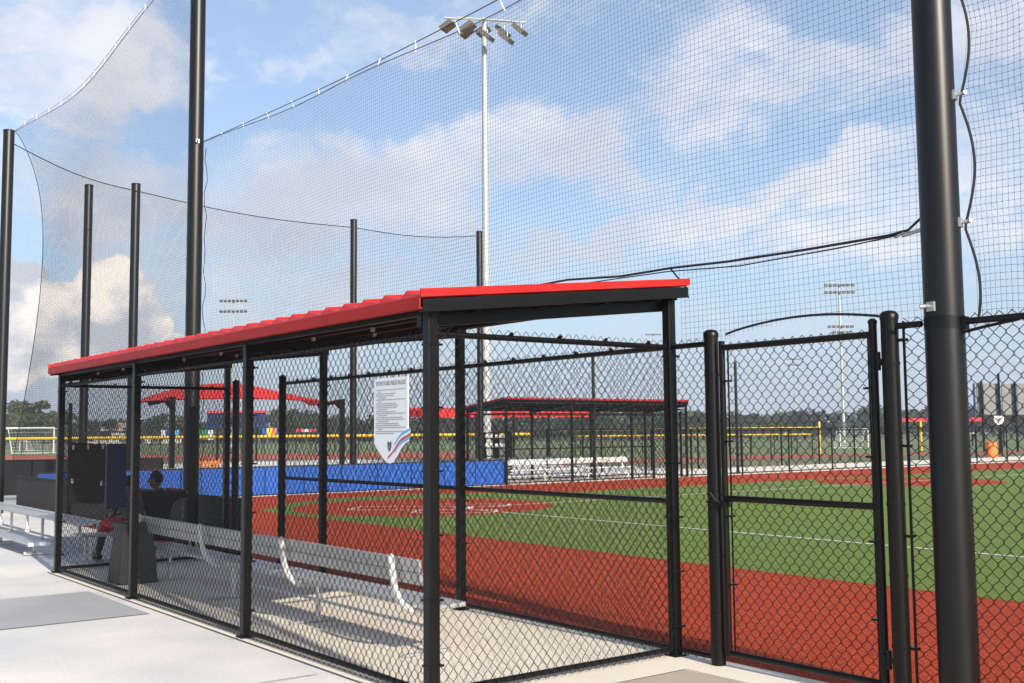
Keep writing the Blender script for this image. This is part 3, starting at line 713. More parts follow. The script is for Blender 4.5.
# lower cable from the pole to above the roof
ctrl = [(PRY+.13, 3.13), (-2.05, 3.045), (-1.9, 3.03), (-1.2, 3.03), (-.5, 3.035), (.1, 3.06), (.7, 3.07), (1.4, 3.12), (2.5, 3.12), (5, 3.12), (8.7, 3.12)]
cable(nr, [(NX-.01, y, z+.004*math.sin(y*7)) for y, z in ctrl], .010, 'bottom_rope')
cable(nr, [(NX, PRY+.12, 3.03), (NX, -1.5, 3.0), (NX, -.6, 2.99), (NX, .15, 3.04), (NX, 3, 3.1)], .005, 'thin_cable')
mb = MB(); mb.tube([(NX, PRY+.12, 3.035), (NX, -2.0, 3.015)], .013, 8); mb.tube([(NX-.01, -2.02, 3.03), (NX-.03, -1.96, 3.0)], .007, 6); mb.build('turnbuckle', M['steel'], nr)
cable(nr, [(NX, .12, 3.06), (D+.14, .03, 2.98), (D+.13, -.06, 2.9), (D+.08, -.14, 2.79)], .008, 'tie_rope')
cable(nr, [(NX-.02, -.47-1.42*i/16, 2.475+.075*math.sin(math.pi*i/16)**.8) for i in range(17)], .009, 'gate_arch_rope')
cable(nr, [(NX+.05+.02*math.sin(i*1.9), 10.18+.03*math.sin(i*1.3), .85+5.4*i/30) for i in range(31)], .006, 'side_rope')
# short net right of the near pole
def edge(z): return .03+.085*abs(math.sin(math.pi*(z-3.02)/.82))
def fnR2(s_, z):
    y = PRY-.02-s_
    f = math.exp(-s_/.35)
    return Vector((NX+.10+.05*math.sin(1.7*y+z)*min(1, s_*2), y-(edge(z)+.025)*f-.03*math.sin(2.3*z)*min(1, s_), z+.05*math.sin(3.1*s_+z)*min(1, s_)))
nr2 = net('safety_net', 'short run of net right of the nearest pole, scalloped rope edge', fnR2, 1.9, lambda s_: 2.43, lambda s_: 6.2, knots=(0, 1.8))
cable(nr2, [fnR2(0, 2.43+3.7*i/90) for i in range(91)], .0085, 'edge_rope')
# left net between the tall pole and the leftmost pole
YA, YB = 10.35, 21.3
def ymax(z):
    u = max(0, min(1, (9.0-z)/8.1)); return YB-.05-2.7*math.sin(math.pi*min(1, u*.92)**.72)**1.0
def fnL(s_, z):
    u = s_/(YB-YA); y = YA+(ymax(z)-YA)*u
    return Vector((NX-.3*u+.05*math.sin(.9*y+.6*z), y, z))
def ztL(s_): u = s_/(YB-YA); return 9.75*(1-u)+8.92*u-.5*math.sin(math.pi*u)
nl = net('safety_net', 'fine net with a curved left edge beyond the tall pole', fnL, YB-YA, lambda s_: .80, ztL, r=.0014, seg=10)
cable(nl, [fnL((YB-YA)*i/40, ztL((YB-YA)*i/40)) for i in range(41)], .011, 'top_rope', 'steel')
cable(nl, [fnL((YB-YA)*i/40, ztL((YB-YA)*i/40)) + Vector((0, 0, .03+.07*math.sin(math.pi*i/40))) for i in range(41)], .006, 'support_cable', 'steel')
mb = MB()
for i in range(1, 14):
    p = fnL((YB-YA)*i/14, ztL((YB-YA)*i/14)); mb.tube([p-Vector((0, 0, .03)), p+Vector((0, 0, .10))], .009, 5)
mb.build_pieces('tie', M['white'], nl)
cable(nl, [fnL(YB-YA, .8+8.1*i/40) for i in range(41)], .008, 'edge_rope')
# backstop net
pa = Vector((2.2, 21.5, 0)); pb = GP(131, 29.5); pc = GP(353, 33.8); pd = GP(480.5, 36.8)
segsB = [(pa, pb, 8.75, 8.5), (pb, pc, 8.5, 8.25), (pc, pd, 8.25, 8.5)]
LB = sum((b-a).length for a, b, _, _ in segsB)
def locB(s_):
    for a, b, z0, z1 in segsB:
        l = (b-a).length
        if s_ <= l or b is pd:
            u = min(1, s_/l); return a.lerp(b, u), z0+(z1-z0)*u-.16*math.sin(math.pi*u)
        s_ -= l
def fnB(s_, z): p, _ = locB(s_); return Vector((p.x, p.y, z))
nb = net('safety_net', 'distant backstop net above the blue padded wall', fnB, LB, lambda s_: .85, lambda s_: locB(s_)[1], r=.0011, seg=6)
cable(nb, [fnB(LB*i/50, locB(LB*i/50)[1]) for i in range(51)], .013, 'top_rope')

# ------------------------------------------------------------------ people (skin modifier grown from joints)
def grow(name, joints, edges, m, parent, root=0, sub=2):
    me = bpy.data.meshes.new(name); off = wloc(parent) if parent else Vector((0, 0, 0))
    me.from_pydata([Vector(j[0])-off for j in joints], edges, [])
    o = bpy.data.objects.new(name, me); col.objects.link(o); o.parent = parent
    sk = o.modifiers.new('skin', 'SKIN'); sk.use_smooth_shade = True
    for i, j in enumerate(joints):
        sv = me.skin_vertices[0].data[i]; r = j[1]; sv.radius = r if isinstance(r, tuple) else (r, r); sv.use_root = (i == root)
    ss = o.modifiers.new('sub', 'SUBSURF'); ss.levels = sub; ss.render_levels = sub
    bpy.context.view_layer.update(); dg_ = bpy.context.evaluated_depsgraph_get()
    nm = bpy.data.meshes.new_from_object(o.evaluated_get(dg_)); o.modifiers.clear(); o.data = nm
    nm.materials.clear(); nm.materials.append(m)
    for p in nm.polygons: p.use_smooth = True
    return o
def person(label, J, parts, loc, headrot):
    """J: dict joint->Vector; body as one skin mesh with head, face and hands joined in"""
    t = thing('person', label, 'person', loc)
    n = ['pelvis', 'waist', 'chest', 'neck', 'head0', 'lsh', 'lel', 'lwr', 'rsh', 'rel', 'rwr', 'lhip', 'lkn', 'lan', 'lto', 'rhip', 'rkn', 'ran', 'rto']
    rad = dict(lsk=.085, rsk=.085, pelvis=.13, waist=.115, chest=.13, neck=.056, head0=.06, lsh=.062, lel=.043, lwr=.030, rsh=.062, rel=.043, rwr=.030,
               lhip=.092, lkn=.062, lan=.042, lto=.04, rhip=.092, rkn=.062, ran=.042, rto=.04)
    E_ = [('pelvis', 'waist'), ('waist', 'chest'), ('chest', 'neck'), ('neck', 'head0'), ('chest', 'lsh'), ('lsh', 'lel'), ('lel', 'lwr'), ('chest', 'rsh'), ('rsh', 'rel'), ('rel', 'rwr'),
          ('pelvis', 'lhip'), ('lhip', 'lkn'), ('lkn', 'lan'), ('lan', 'lto'), ('pelvis', 'rhip'), ('rhip', 'rkn'), ('rkn', 'ran'), ('ran', 'rto')]
    body = grow('body', [(J[k], rad[k]) for k in n], [(n.index(a), n.index(b)) for a, b in E_], M['skin'], t)
    # head, face and hands are added into the same mesh
    mb = MB(); off = wloc(t); rot = Euler(headrot).to_matrix(); hc_ = Vector(J['head'])
    def hp_(v): return hc_ + rot @ Vector(v)
    mb.blob(hc_, .074, .092, .112, 16, 12, rot)                       # face looks along local +y
    mb.blob(hp_((0, .03, -.055)), .052, .06, .055, 12, 8, rot)           # jaw
    mb.tube([hp_((0, .086, .02)), hp_((0, .108, -.018)), hp_((0, .09, -.026))], [.010, .015, .008], 8)
    for sx in (-1, 1):
        mb.blob(hp_((sx*.076, -.005, -.005)), .010, .02, .03, 8, 6, rot)
        mb.blob(hp_((sx*.03, .08, .018)), .013, .010, .008, 8, 6, rot)
    mb.blob(hp_((0, .088, -.052)), .024, .010, .008, 8, 6, rot)
    for w_, e_ in (('lwr', 'lel'), ('rwr', 'rel')):
        a = Vector(J[w_]); d = (a-Vector(J[e_])).normalized(); side = d.cross(Vector((0, 0, 1)))
        if side.length < .1: side = d.cross(Vector((1, 0, 0)))
        side.normalize(); nn = side.cross(d)
        pr = Matrix((side, d, nn)).transposed()
        mb.blob(a+d*.055, .040, .055, .018, 10, 7, pr)
        for k, l in enumerate((.062, .074, .068, .054)):
            b0 = a+d*.09+side*(-.030+.02*k); b1 = b0+d*l*.5-nn*.008; b2_ = b1+d*l*.42-nn*.026; mb.tube([b0, b1, b2_], [.009, .008, .0065], 6)
        b0 = a+d*.035-side*.036; mb.tube([b0, b0+d*.03-side*.024, b0+d*.06-side*.026-nn*.01], [.011, .010, .008], 6)
    tmp = bpy.data.meshes.new('tmp'); tmp.from_pydata([Vector(v)-off for v in mb.v], [], mb.f); 
    import bmesh
    bm = bmesh.new(); bm.from_mesh(body.data); bm.from_mesh(tmp); 
    for f in bm.faces: f.smooth = True
    bm.to_mesh(body.data); bm.free(); bpy.data.meshes.remove(tmp)
    # hair
    hb = MB(); hb.blob(hp_((0, -.018, .028)), .084, .094, .105, 16, 10, rot); hb.build('hair', M['hair'], t)
    eb = MB()
    for sx in (-1, 1): eb.blob(hp_((sx*.03, .087, .018)), .006, .006, .005, 6, 5, rot); eb.tube([hp_((sx*.015, .089, .038)), hp_((sx*.045, .08, .038))], .004, 5)
    eb.build('eyes', M['hair'], t)
    for (nm_, js, ed, m_, g_) in parts:
        grow(nm_, [(J[k], (tuple(c*g_ for c in rad[k]) if isinstance(rad[k], tuple) else rad[k]*g_) if not isinstance(k, tuple) else 0) for k in js], ed, m_, t)
    for s1, s2 in (('lan', 'lto'), ('ran', 'rto')):
        a = Vector(J[s1]); b = Vector(J[s2]); d = (b-a); d.z = 0; d.normalize(); z0 = min(a.z, b.z)-.045
        mb = MB(); prof = [(-.07, .045, .075), (-.02, .052, .105), (.06, .052, .085), (.14, .052, .058), (.19, .04, .04)]
        mb.tube([Vector((a.x, a.y, 0))+d*l+Vector((0, 0, z0+h_*.5)) for l, w_, h_ in prof], [w_*.85 for _, w_, _ in prof], 10)
        mb.build('shoe', M['shoe'], t)
        mb = MB(); c = Vector((a.x, a.y, z0-.012))+d*.06; mb.bar(c-d*.13, c+d*.14, .085, .022); mb.build('sole', M['sole'], t)
    return t
# stool both sit on: an aluminium bench just beyond the dugout end
t = thing('short_bench', 'small backless aluminium bench under the two seated people', 'bench', (1.1, 9.1, 0))
for y in (8.98, 9.16): mb = MB(); mb.box((.35, y, .40), (2.1, y+.15, .435)); mb.build('seat', M['alu'], t, bevel=.004)
for x in (.5, 1.95):
    mb = MB(); mb.tube([(x, 9.0, .02), (x, 9.02, .39)], .02, 8); mb.tube([(x, 9.27, .02), (x, 9.25, .39)], .02, 8); mb.tube([(x, 8.95, .02), (x, 9.32, .02)], .02, 8); mb.build('leg', M['alupaint'], t)
V = Vector
def body_joints(bx, by, lean=.0, zs=.52):
    return dict(pelvis=V((bx, by, zs)), waist=V((bx, by+.03+lean*.3, zs+.17)), chest=V((bx, by+.06+lean*.8, zs+.36)), neck=V((bx, by+.08+lean*1.15, zs+.53)), head0=V((bx, by+.10+lean*1.25, zs+.60)), head=V((bx, by+.13+lean*1.35, zs+.68)),
        lsh=V((bx-.19, by+.06+lean, zs+.44)), rsh=V((bx+.19, by+.06+lean, zs+.44)), lhip=V((bx-.10, by+.04, zs-.01)), rhip=V((bx+.10, by+.04, zs-.01)))
# back figure: dark shirt, one arm raised to the chin, elbow out to the right
J = body_joints(1.52, 9.05, .05, .44)
J.update(lel=V((1.27, 9.22, .70)), lwr=V((1.32, 9.42, .64)), rel=V((1.92, 9.02, .94)), rwr=V((1.64, 9.19, .99)),
         lkn=V((1.40, 9.56, .53)), lan=V((1.34, 9.98, .12)), lto=V((1.33, 10.14, .07)), rkn=V((1.64, 9.56, .53)), ran=V((1.66, 10.0, .12)), rto=V((1.67, 10.16, .07)))
for k_ in J: J[k_] = J[k_]+V((-.09, 0, 0))
person('person in a dark shirt with an elbow raised, seated farther back', J,
  [('shirt', ['chest', 'waist', 'pelvis', 'neck', 'lsh', 'lel', 'rsh', 'rel'], [(0, 1), (1, 2), (0, 3), (0, 4), (4, 5), (0, 6), (6, 7)], M['shirt'], 1.3),
   ('trousers', ['pelvis', 'lhip', 'lkn', 'lan', 'rhip', 'rkn', 'ran'], [(0, 1), (1, 2), (2, 3), (0, 4), (4, 5), (5, 6)], M['trouser'], 1.13)], (1.52, 9.05, 0), (R(-6), 0, R(50)))
# front figure: grey shirt, long red shorts over black leggings, leaning forward
J = body_joints(1.08, 8.98, .22, .48)
J['head'] = V((1.10, 9.36, 1.06)); J['head0'] = V((1.1, 9.30, 1.0)); J['neck'] = V((1.09, 9.24, .95))
J.update(lel=V((.88, 9.32, .68)), lwr=V((.90, 9.52, .64)), rel=V((1.26, 9.32, .70)), rwr=V((1.06, 9.50, .66)), lsk=V((.83, 9.60, .34)), rsk=V((1.10, 9.68, .34)),
         lkn=V((.84, 9.52, .56)), lan=V((.80, 9.70, .12)), lto=V((.79, 9.88, .07)), rkn=V((1.08, 9.52, .56)), ran=V((1.14, 9.84, .12)), rto=V((1.15, 10.0, .07)))
person('person in red shorts and a grey shirt leaning forward beside the bin', J,
  [('shirt', ['chest', 'waist', 'pelvis', 'neck', 'lsh', 'lel', 'rsh', 'rel'], [(0, 1), (1, 2), (0, 3), (0, 4), (4, 5), (0, 6), (6, 7)], M['shirtgrey'], 1.10),
   ('leggings', ['lkn', 'lan'], [(0, 1)], M['trouser'], 1.12), ('leggings', ['rkn', 'ran'], [(0, 1)], M['trouser'], 1.12),
   ('shorts', ['pelvis', 'lhip', 'lkn', 'rhip', 'rkn', 'lsk', 'rsk'], [(0, 1), (1, 2), (0, 3), (3, 4), (2, 5), (4, 6)], M['shorts'], 1.2)], (1.08, 8.98, 0), (R(-25), 0, R(8)))

# ------------------------------------------------------------------ bleachers
def bleacher(label, rows, L, loc, rz=0):
    t = thing('bleacher', label, 'bleacher', (0, 0, 0))
    for i, (x, z, w) in enumerate(rows):
        mb = MB(); mb.box((x, 0, z-.035), (x+w, L, z)); 
        mb.build('seat' if w < .29 else 'foot_plank', M['alu'], t, bevel=.006)
        mb = MB(); mb.box((x-.004, -.012, z-.045), (x+w+.004, -.001, z+.004)); mb.build('end_cap', M['white'], t)
    n = max(2, int(L/1.8)+1)
    for k in range(n):
        y = .25+(L-.5)*k/(n-1)
        x0_ = rows[0][0]; x1_ = max(r_[0]+r_[2] for r_ in rows)
        mb = MB(); mb.bar((x0_, y, .035), (x1_, y, .035), .04, .04)
        for (x, z, w) in rows: mb.bar((x+w/2, y, .04), (x+w/2, y, z-.03), .04, .04, up=(1, 0, 0))
        mb.build('frame', M['alupaint'], t)
    t.location = loc; t.rotation_euler = (0, 0, rz)
    return t
bleacher('pale aluminium bleacher at the left edge beside the dugout corner', [(.12, .20, .30), (.78, .45, .26), (1.12, .45, .12)], 6.8, (.05, 10.9, 0))
p = GP(172, 34); bleacher('low white bleacher between the blue wall and red canopy', [(0, .2, .3), (.4, .42, .25), (.9, .45, .3), (1.1, .72, .25)], 5.6, (p.x, p.y+1.5, 0), R(-90))

# ------------------------------------------------------------------ floodlights
def flood(px, t, ztop_, r, label, kind, wid):
    b = GP(px, t); o = thing('light_pole', label, 'light pole', (b.x, b.y, 0), 'floodlight masts')
    mb = MB(); mb.lathe([(r, 0), (r*.98, 2), (r*.62, ztop_)], (b.x, b.y, 0), 16); mb.build('mast', M['steelpole'], o)
    rr = Vector((RT.x, RT.y, 0)).normalized(); ff = Vector((_fw.x, _fw.y, 0)).normalized()
    if kind == 'ring':
        cb = MB(); z = ztop_
        lamps = [(-2.25, -.1, -.12), (-1.15, .9, -.05), (-.95, -.8, -.45), (-.1, .9, .0), (.15, -.9, -.9), (1.15, .7, -.1), (1.35, -.8, -1.0), (2.2, .1, -.25)]
        cb.tube([b+rr*-1.95+Vector((0, 0, z+.25)), b+rr*2.05+ff*.2+Vector((0, 0, z+.05))], .045, 6)
        cb.tube([b+rr*-1.3-ff*.7+Vector((0, 0, z)), b+rr*1.6-ff*.7+Vector((0, 0, z-.25))], .04, 6)
        cb.tube([b+ff*-.8+Vector((0, 0, z-.1)), b+ff*.9+Vector((0, 0, z+.1))], .05, 6)
        cb.build('crossarm', M['steelpole'], o)
        for a, d_, dz in lamps:
            c = b+rr*a*.80+ff*d_+Vector((0, 0, z+dz-.1)); sgn = -1 if a < 0 else 1
            tilt = rr*(.25*sgn)+Vector((0, 0, -.20)); w = ff*.27+rr*.12; th = Vector((0, 0, .09))+rr*.06*sgn
            mb = MB(); mb.hexa([c-w-tilt-th, c+w-tilt-th, c+w+tilt-th, c-w+tilt-th, c-w-tilt+th, c+w-tilt+th, c+w+tilt+th, c-w+tilt+th]); l_ = mb.build('lamp_head', M['lamp'], o)
            mb = MB(); q = c-th*1.15; w2 = w*.85; t2 = tilt*.85; mb.hexa([q-w2-t2-th*.1, q+w2-t2-th*.1, q+w2+t2-th*.1, q-w2+t2-th*.1, q-w2-t2, q+w2-t2, q+w2+t2, q-w2+t2]); mb.build('lens', M['lampface'], l_)
            mb = MB(); mb.tube([c+th, c+th+Vector((0, 0, .22))], .03, 5); mb.build('bracket', M['steelpole'], l_)
    else:
        for k, (z, nl_) in enumerate(wid):
            cb = MB(); W_ = nl_*.31; cb.tube([b-rr*W_+Vector((0, 0, z)), b+rr*W_+Vector((0, 0, z))], .04, 6); cb.build('crossarm', M['steelpole'], o)
            for i in range(nl_):
                c = b+rr*(-W_+.3+(2*W_-.6)*i/(nl_-1))+Vector((0, 0, z-.35))-ff*.2
                mb = MB(); mb.hexa([c+rr*x+ff*y+Vector((0, 0, zz)) for zz in (-.17, .17) for x, y in ((-.2, -.2), (.2, -.2), (.2, .2), (-.2, .2))]); mb.build('lamp_head', M['lamp'], o)
    return o
flood(487, 52, 21.95, .20, 'tall white floodlight mast with a ring of lamps above the roof', 'ring', None)
flood(232, 165, 22.6, .16, 'distant mast with two rows of lamps left of centre', 'rack', [(22.6, 7), (21.0, 7)])
flood(844, 150, 22.2, .22, 'distant mast seen above the gate with upper and lower lamp racks', 'rack', [(22.2, 7), (21.2, 7), (16.4, 6), (15.6, 4)])
flood(796, 300, 21.5, .20, 'very distant thin mast seen through the gate', 'rack', [(21.8, 6), (20.2, 6)])
flood(655, 250, 24.5, .20, 'very distant mast seen under the high roof corner', 'rack', [(24.5, 6)])

# ------------------------------------------------------------------ red canopy behind the backstop
def canopy():
    Yc = 34; t = thing('shade_canopy', 'bright red arched shade canopy on two cantilever columns', 'canopy', (11, 34, 0))
    A = W(145, 402, 40); B = W(347, 404, 45)
    d = (B-A); d.z = 0; L = d.length; d.normalize(); n = Vector((-d.y, d.x, 0))
    if n.dot(_fw) < 0: n = -n
    n1, n2 = 16, 6; vs = []
    for i in range(n1+1):
        u = i/n1; ridge = 1-abs(u*2-.95)**2.2*1.0
        for j in range(n2+1):
            v = j/n2
            arch = math.sin(math.pi*u)**.8
            z = 3.02+.16*arch*(1-v)+.85*arch*v**.8+.0*ridge
            inset = .18*L*v*(abs(u-.5)*2)**1.0
            uu = u*L + (inset if u < .5 else -inset)*.25
            vs.append(Vector((A.x, A.y, 0))+d*uu+n*(2.6*v)+Vector((0, 0, z)))
    top = vs; bot = [v-Vector((0, 0, .04)) for v in vs]; m_ = len(vs); fs = []
    for i in range(n1):
        for j in range(n2):
            a = i*(n2+1)+j; q = (a, a+n2+1, a+n2+2, a+1); fs += [q, tuple(x+m_ for x in q[::-1])]
    mb = MB(); mb.add(top+bot, fs, True); mb.build('fabric', M['redcanvas'], t)
    for px, tt, pl in ((172, 40.6, 148), (342, 44.9, 318)):
        b = GP(px, tt); e = GP(pl, tt); mb = MB(); mb.box((b.x-.085, b.y-.085, 0), (b.x+.085, b.y+.085, 3.2)); c = mb.build('column', M['black'], t)
        mb = MB(); mb.bar(Vector((b.x, b.y, 3.12)), Vector((e.x, e.y, 2.95)), .16, .16); mb.bar(Vector((b.x, b.y, 2.75)), b.lerp(e, .25)+Vector((0, 0, 3.0)), .1, .12); mb.build('arm', M['black'], c)
canopy()
def flat_canopy(label, px0, px1, pyt, pyb, t0, t1, posts, depth=3.0):
    a = W(px0, pyt, t0); b = W(px1, pyt, t1); o = thing('shade_canopy', label, 'canopy', (a.x, a.y, 0), 'red shade roofs beyond the field')
    d = (b-a); d.z = 0; n = Vector((-d.y, d.x, 0)).normalized()
    if n.dot(_fw) < 0: n = -n
    h = (pyb-pyt)*t0/F_PX
    mb = MB(); lo = Vector((0, 0, -h)); mb.hexa([a+lo, b+lo, b+n*depth+lo*.6, a+n*depth+lo*.6, a, b, b+n*depth+Vector((0, 0, .3)), a+n*depth+Vector((0, 0, .3))]); mb.build('roof', M['redcanvas'], o)
    for i in range(posts):
        p = a.lerp(b, (i+.3)/(posts-.4)) if posts > 1 else a
        mb = MB(); mb.tube([(p.x, p.y, 0), (p.x, p.y, p.z-h*.5)], .08, 8); mb.build('post', M['black'], o)
flat_canopy('long low red roof showing beneath the distant dugout roof', 425, 592, 411.5, 417.5, 62, 70, 5)
flat_canopy('thin red roof at the far right below the grey boards', 962, 1100, 420, 421.2, 110, 118, 5)
flat_canopy('small red roof seen just right of the gate hinge post', 900, 940, 420.5, 421.7, 120, 121, 2)

# ------------------------------------------------------------------ far fences with yellow guards
def guard_fence(label, a, b, h, n, th=.11, lean=True):
    t = thing('outfield_fence', label, 'fence', (a.x, a.y, 0), 'fences with yellow top guards')
    mb = MB(); mb.tube([a+Vector((0, 0, h)), b+Vector((0, 0, h))], th, 8); mb.build('yellow_guard', M['yellow'], t)
    cm = MB(); chain_far(cm, a, b, .05, h, r=.006, w=.35); cm.build('chain_link_panel', M['wire'], t)
    for i in range(n+1):
        p = a.lerp(b, i/n); mb = MB(); mb.tube([p, p+Vector((0, 0, h))], .035, 6); mb.build('post', M['black'], t)
guard_fence('long outfield fence with a yellow guard across the left background', GP(-60, 108), GP(532, 96), 1.62, 26, .13)
guard_fence('farther yellow topped fence seen through the gate', GP(560, 84), GP(820, 78), 1.92, 12, .07)
guard_fence('nearer yellow topped fence seen through the gate', GP(575, 70), GP(812, 66), 1.50, 12, .05)
# perimeter fence on the far side of the field, running right from the distant dugout
FR = .0018
pf = thing('perimeter_fence', 'black chain link fence along the far edge of the turf', 'fence', (27.2, 23.35, 0))
cm = MB(); chain_far(cm, (27.3, 23.32, 0), (75, 23.32, 0), .03, 1.75, r=FR, w=.15); cm.build('chain_link_panel', M['wire'], pf)
for z in (1.75, .06): mb = MB(); mb.tube([(27.2, 23.3, z), (75, 23.3, z)], .022, 6); mb.build('rail', M['black'], pf)
for i in range(17):
    mb = MB(); mb.tube([(27.3+i*2.95, 23.3, 0), (27.3+i*2.95, 23.3, 1.8)], .035, 8); mb.build('post', M['black'], pf)
bf = thing('bullpen_fence', 'dark fence line behind the far white walkway', 'fence', (36, 29.3, 0))
a = Vector((25, 29.3, 0)); b = Vector((95, 29.3, 0))
cm = MB(); chain_far(cm, a, b, .03, 1.8, r=.005, w=.3); cm.build('chain_link_panel', M['wire'], bf)
for i in range(24):
    p = a.lerp(b, i/23); mb = MB(); mb.tube([p, p+Vector((0, 0, 1.9))], .045, 6); mb.build('post', M['black'], bf)
mb = MB(); mb.tube([a+Vector((0, 0, 1.85)), b+Vector((0, 0, 1.85))], .03, 6); mb.build('rail', M['black'], bf)
for px, t, h, lab in ((921, 84, 2.4, 'yellow foul pole seen just left of the nearest thick pole'), (819.5, 77, 2.35, 'short yellow pole ending the fence seen in the gate')):
    p = GP(px, t); o = thing('foul_pole', lab, 'foul pole', p); mb = MB(); mb.tube([p, p+Vector((0, 0, h))], .07, 8); mb.build('shaft', M['yellow'], o)
    mb = MB(); mb.lathe([(.2, 0), (.2, .06)], (p.x, p.y, 0), 10); mb.build('base', M['black'], o)

# soccer goal, utility pole
def frame_goal(px0, px1, t, h, label, r=.06):
    a, b = GP(px0, t), GP(px1, t); n = Vector((_fw.x, _fw.y, 0)).normalized()*2
    o = thing('soccer_goal', label, 'goal', a, 'white goal frames')
    mb = MB(); up = Vector((0, 0, h)); mb.tube([a, a+up, b+up, b], r, 6); mb.build('frame', M['white'], o)
    mb = MB(); mb.tube([a+up*.98, a+n*.5+up*.95, a+n], r*.6, 5); mb.tube([b+up*.98, b+n*.5+up*.95, b+n], r*.6, 5); mb.tube([a+n, b+n], r*.6, 5); mb.build('rear_frame', M['white'], o)
    nm = MB()
    for i in range(16):
        u = i/15; p = a.lerp(b, u); nm.tube([p+up, p+n*.5+up*.93, p+n], .014, 3, caps=False)
    for j in range(8):
        f = j/8; nm.tube([a+n+(up*.95-n*.5)*f, b+n+(up*.95-n*.5)*f], .014, 3, caps=False)
    nm.build('goal_net', M['white'], o)
frame_goal(4, 54, 118, 2.75, 'white soccer goal on the turf at the far left', .1)
frame_goal(20, 27, 140, 1.3, 'tiny white goal frame behind the larger soccer goal', .06)
frame_goal(840, 868, 105, 1.9, 'white goal frame far beyond the gate', .07)
frame_goal(960, 975, 100, 1.35, 'small white goal frame below the far right red roof', .07)
p = GP(17, 420); o = thing('utility_pole', 'faint utility pole above the trees at far left', 'utility pole', p)
mb = MB(); mb.tube([p, p+Vector((0, 0, 14))], .3, 6); mb.build('pole', M['bark'], o)
for z in (12, 13.2): mb = MB(); mb.tube([p+Vector((-2, 1.5, z)), p+Vector((2, -1.5, z))], .15, 5); mb.build('crossarm', M['bark'], o)

# scoreboard, banners, crates and boards
def board(name, label, cat, px0, px1, py0, py1, t, m, th=.15, posts=2, group=None, base=True):
    a, b = W(px0, py1, t), W(px1, py1, t); tz = W((px0+px1)/2, py0, t).z
    o = thing(name, label, cat, (a.x, a.y, 0), group)
    n = Vector((_fw.x, _fw.y, 0)).normalized()*th
    mb = MB(); z0 = (a.z+b.z)/2
    P4 = [Vector((a.x, a.y, z0)), Vector((b.x, b.y, z0)), Vector((b.x, b.y, z0))+n, Vector((a.x, a.y, z0))+n]
    mb.hexa(P4+[Vector((p.x, p.y, tz)) for p in P4]); pn_ = mb.build('panel', m, o)
    for i in range(posts):
        p = P4[3].lerp(P4[2], (i+.25)/(posts-.5) if posts > 1 else .5); mb = MB(); mb.tube([(p.x, p.y, 0), (p.x, p.y, tz)], .07, 8); mb.build('post', M['black'], o)
    return o, P4, tz
o, P4, tz = board('scoreboard', 'dark navy scoreboard under the red canopy', 'scoreboard', 207, 266, 413, 427.5, 75, M['navy'])
mb = MB(); mb.bar(P4[0]+Vector((0, 0, tz-P4[0].z+.08)), P4[1]+Vector((0, 0, tz-P4[0].z+.08)), .2, .16); mb.build('header', M['signred'], o)
for i, (a, b) in enumerate(((.06, .3), (.4, .6), (.7, .94))):
    mb = MB(); n = -Vector((_fw.x, _fw.y, 0)).normalized()*.01; p, q = P4[0].lerp(P4[1], a)+n, P4[0].lerp(P4[1], b)+n
    mb.hexa([p+Vector((0, 0, .25)), q+Vector((0, 0, .25)), q-n+Vector((0, 0, .25)), p-n+Vector((0, 0, .25)), p+Vector((0, 0, .7)), q+Vector((0, 0, .7)), q-n+Vector((0, 0, .7)), p-n+Vector((0, 0, .7))]); mb.build('display', M['glassdark'], o)
def grp_banner(px0, px1, py0, py1, t, cols, label):
    n = len(cols); o = thing('banner', label, 'banner', GP(px0, t), 'advertising banners on the far fence')
    for i, c in enumerate(cols):
        a = W(px0+(px1-px0)*i/n, py1, t); b = W(px0+(px1-px0)*(i+1)/n, py1, t); h = (py1-py0)*t/F_PX
        mb = MB(); nn = Vector((_fw.x, _fw.y, 0)).normalized()*.04
        mb.hexa([a, b, b+nn, a+nn, a+Vector((0, 0, h)), b+Vector((0, 0, h)), b+nn+Vector((0, 0, h)), a+nn+Vector((0, 0, h))]); mb.build('panel', M[c], o)
    for p in (px0, px1):
        q = GP(p, t+.1); mb = MB(); mb.tube([q, q+Vector((0, 0, 1.7))], .04, 5); mb.build('post', M['black'], o)
M['green'] = mat('green banner', (.02, .22, .10), .6)
M['pale'] = mat('pale banner', (.55, .6, .66), .6)
grp_banner(161, 179, 430, 436, 104, ['pale', 'blue', 'pale', 'signblue'], 'white and blue banner left of the green banner')
grp_banner(198, 213, 430, 440, 104, ['green', 'green', 'pale'], 'green banner on the far yellow topped fence')
grp_banner(262, 281, 428, 436, 103, ['blue', 'yellow', 'orange', 'blue'], 'blue, yellow and orange banner under the red canopy')
grp_banner(296, 316, 429, 432, 103, ['signred', 'pale', 'signred'], 'thin red and white banner right of the canopy middle')
# orange barrel and orange crate
p = GP(990.5, 66); o = thing('barrel', 'orange barrel by the far walkway at right', 'barrel', p)
mb = MB(); mb.lathe([(.33, 0), (.36, .05), (.35, .3), (.37, .32), (.35, .34), (.34, .6), (.36, .62), (.34, .64), (.33, .9)], (p.x, p.y, 0), 16); mb.build('drum', M['orange'], o)
mb = MB(); mb.lathe([(.35, .9), (.35, .95), (.25, .97)], (p.x, p.y, 0), 16); mb.build('lid', M['orange'], o)
p = GP(207, 34); o = thing('crate', 'orange crate standing behind the blue wall', 'crate', p)
for i in range(3):
    mb = MB(); mb.box((p.x-.32, p.y-.25, .5+i*.17), (p.x+.32, p.y+.25, .62+i*.17)); mb.build('slat', M['orange'], o)
mb = MB()
for sx in (-1, 1):
    for sy in (-1, 1): mb.box((p.x+sx*.30-.03, p.y+sy*.23-.03, 0), (p.x+sx*.30+.03, p.y+sy*.23+.03, 1.0))
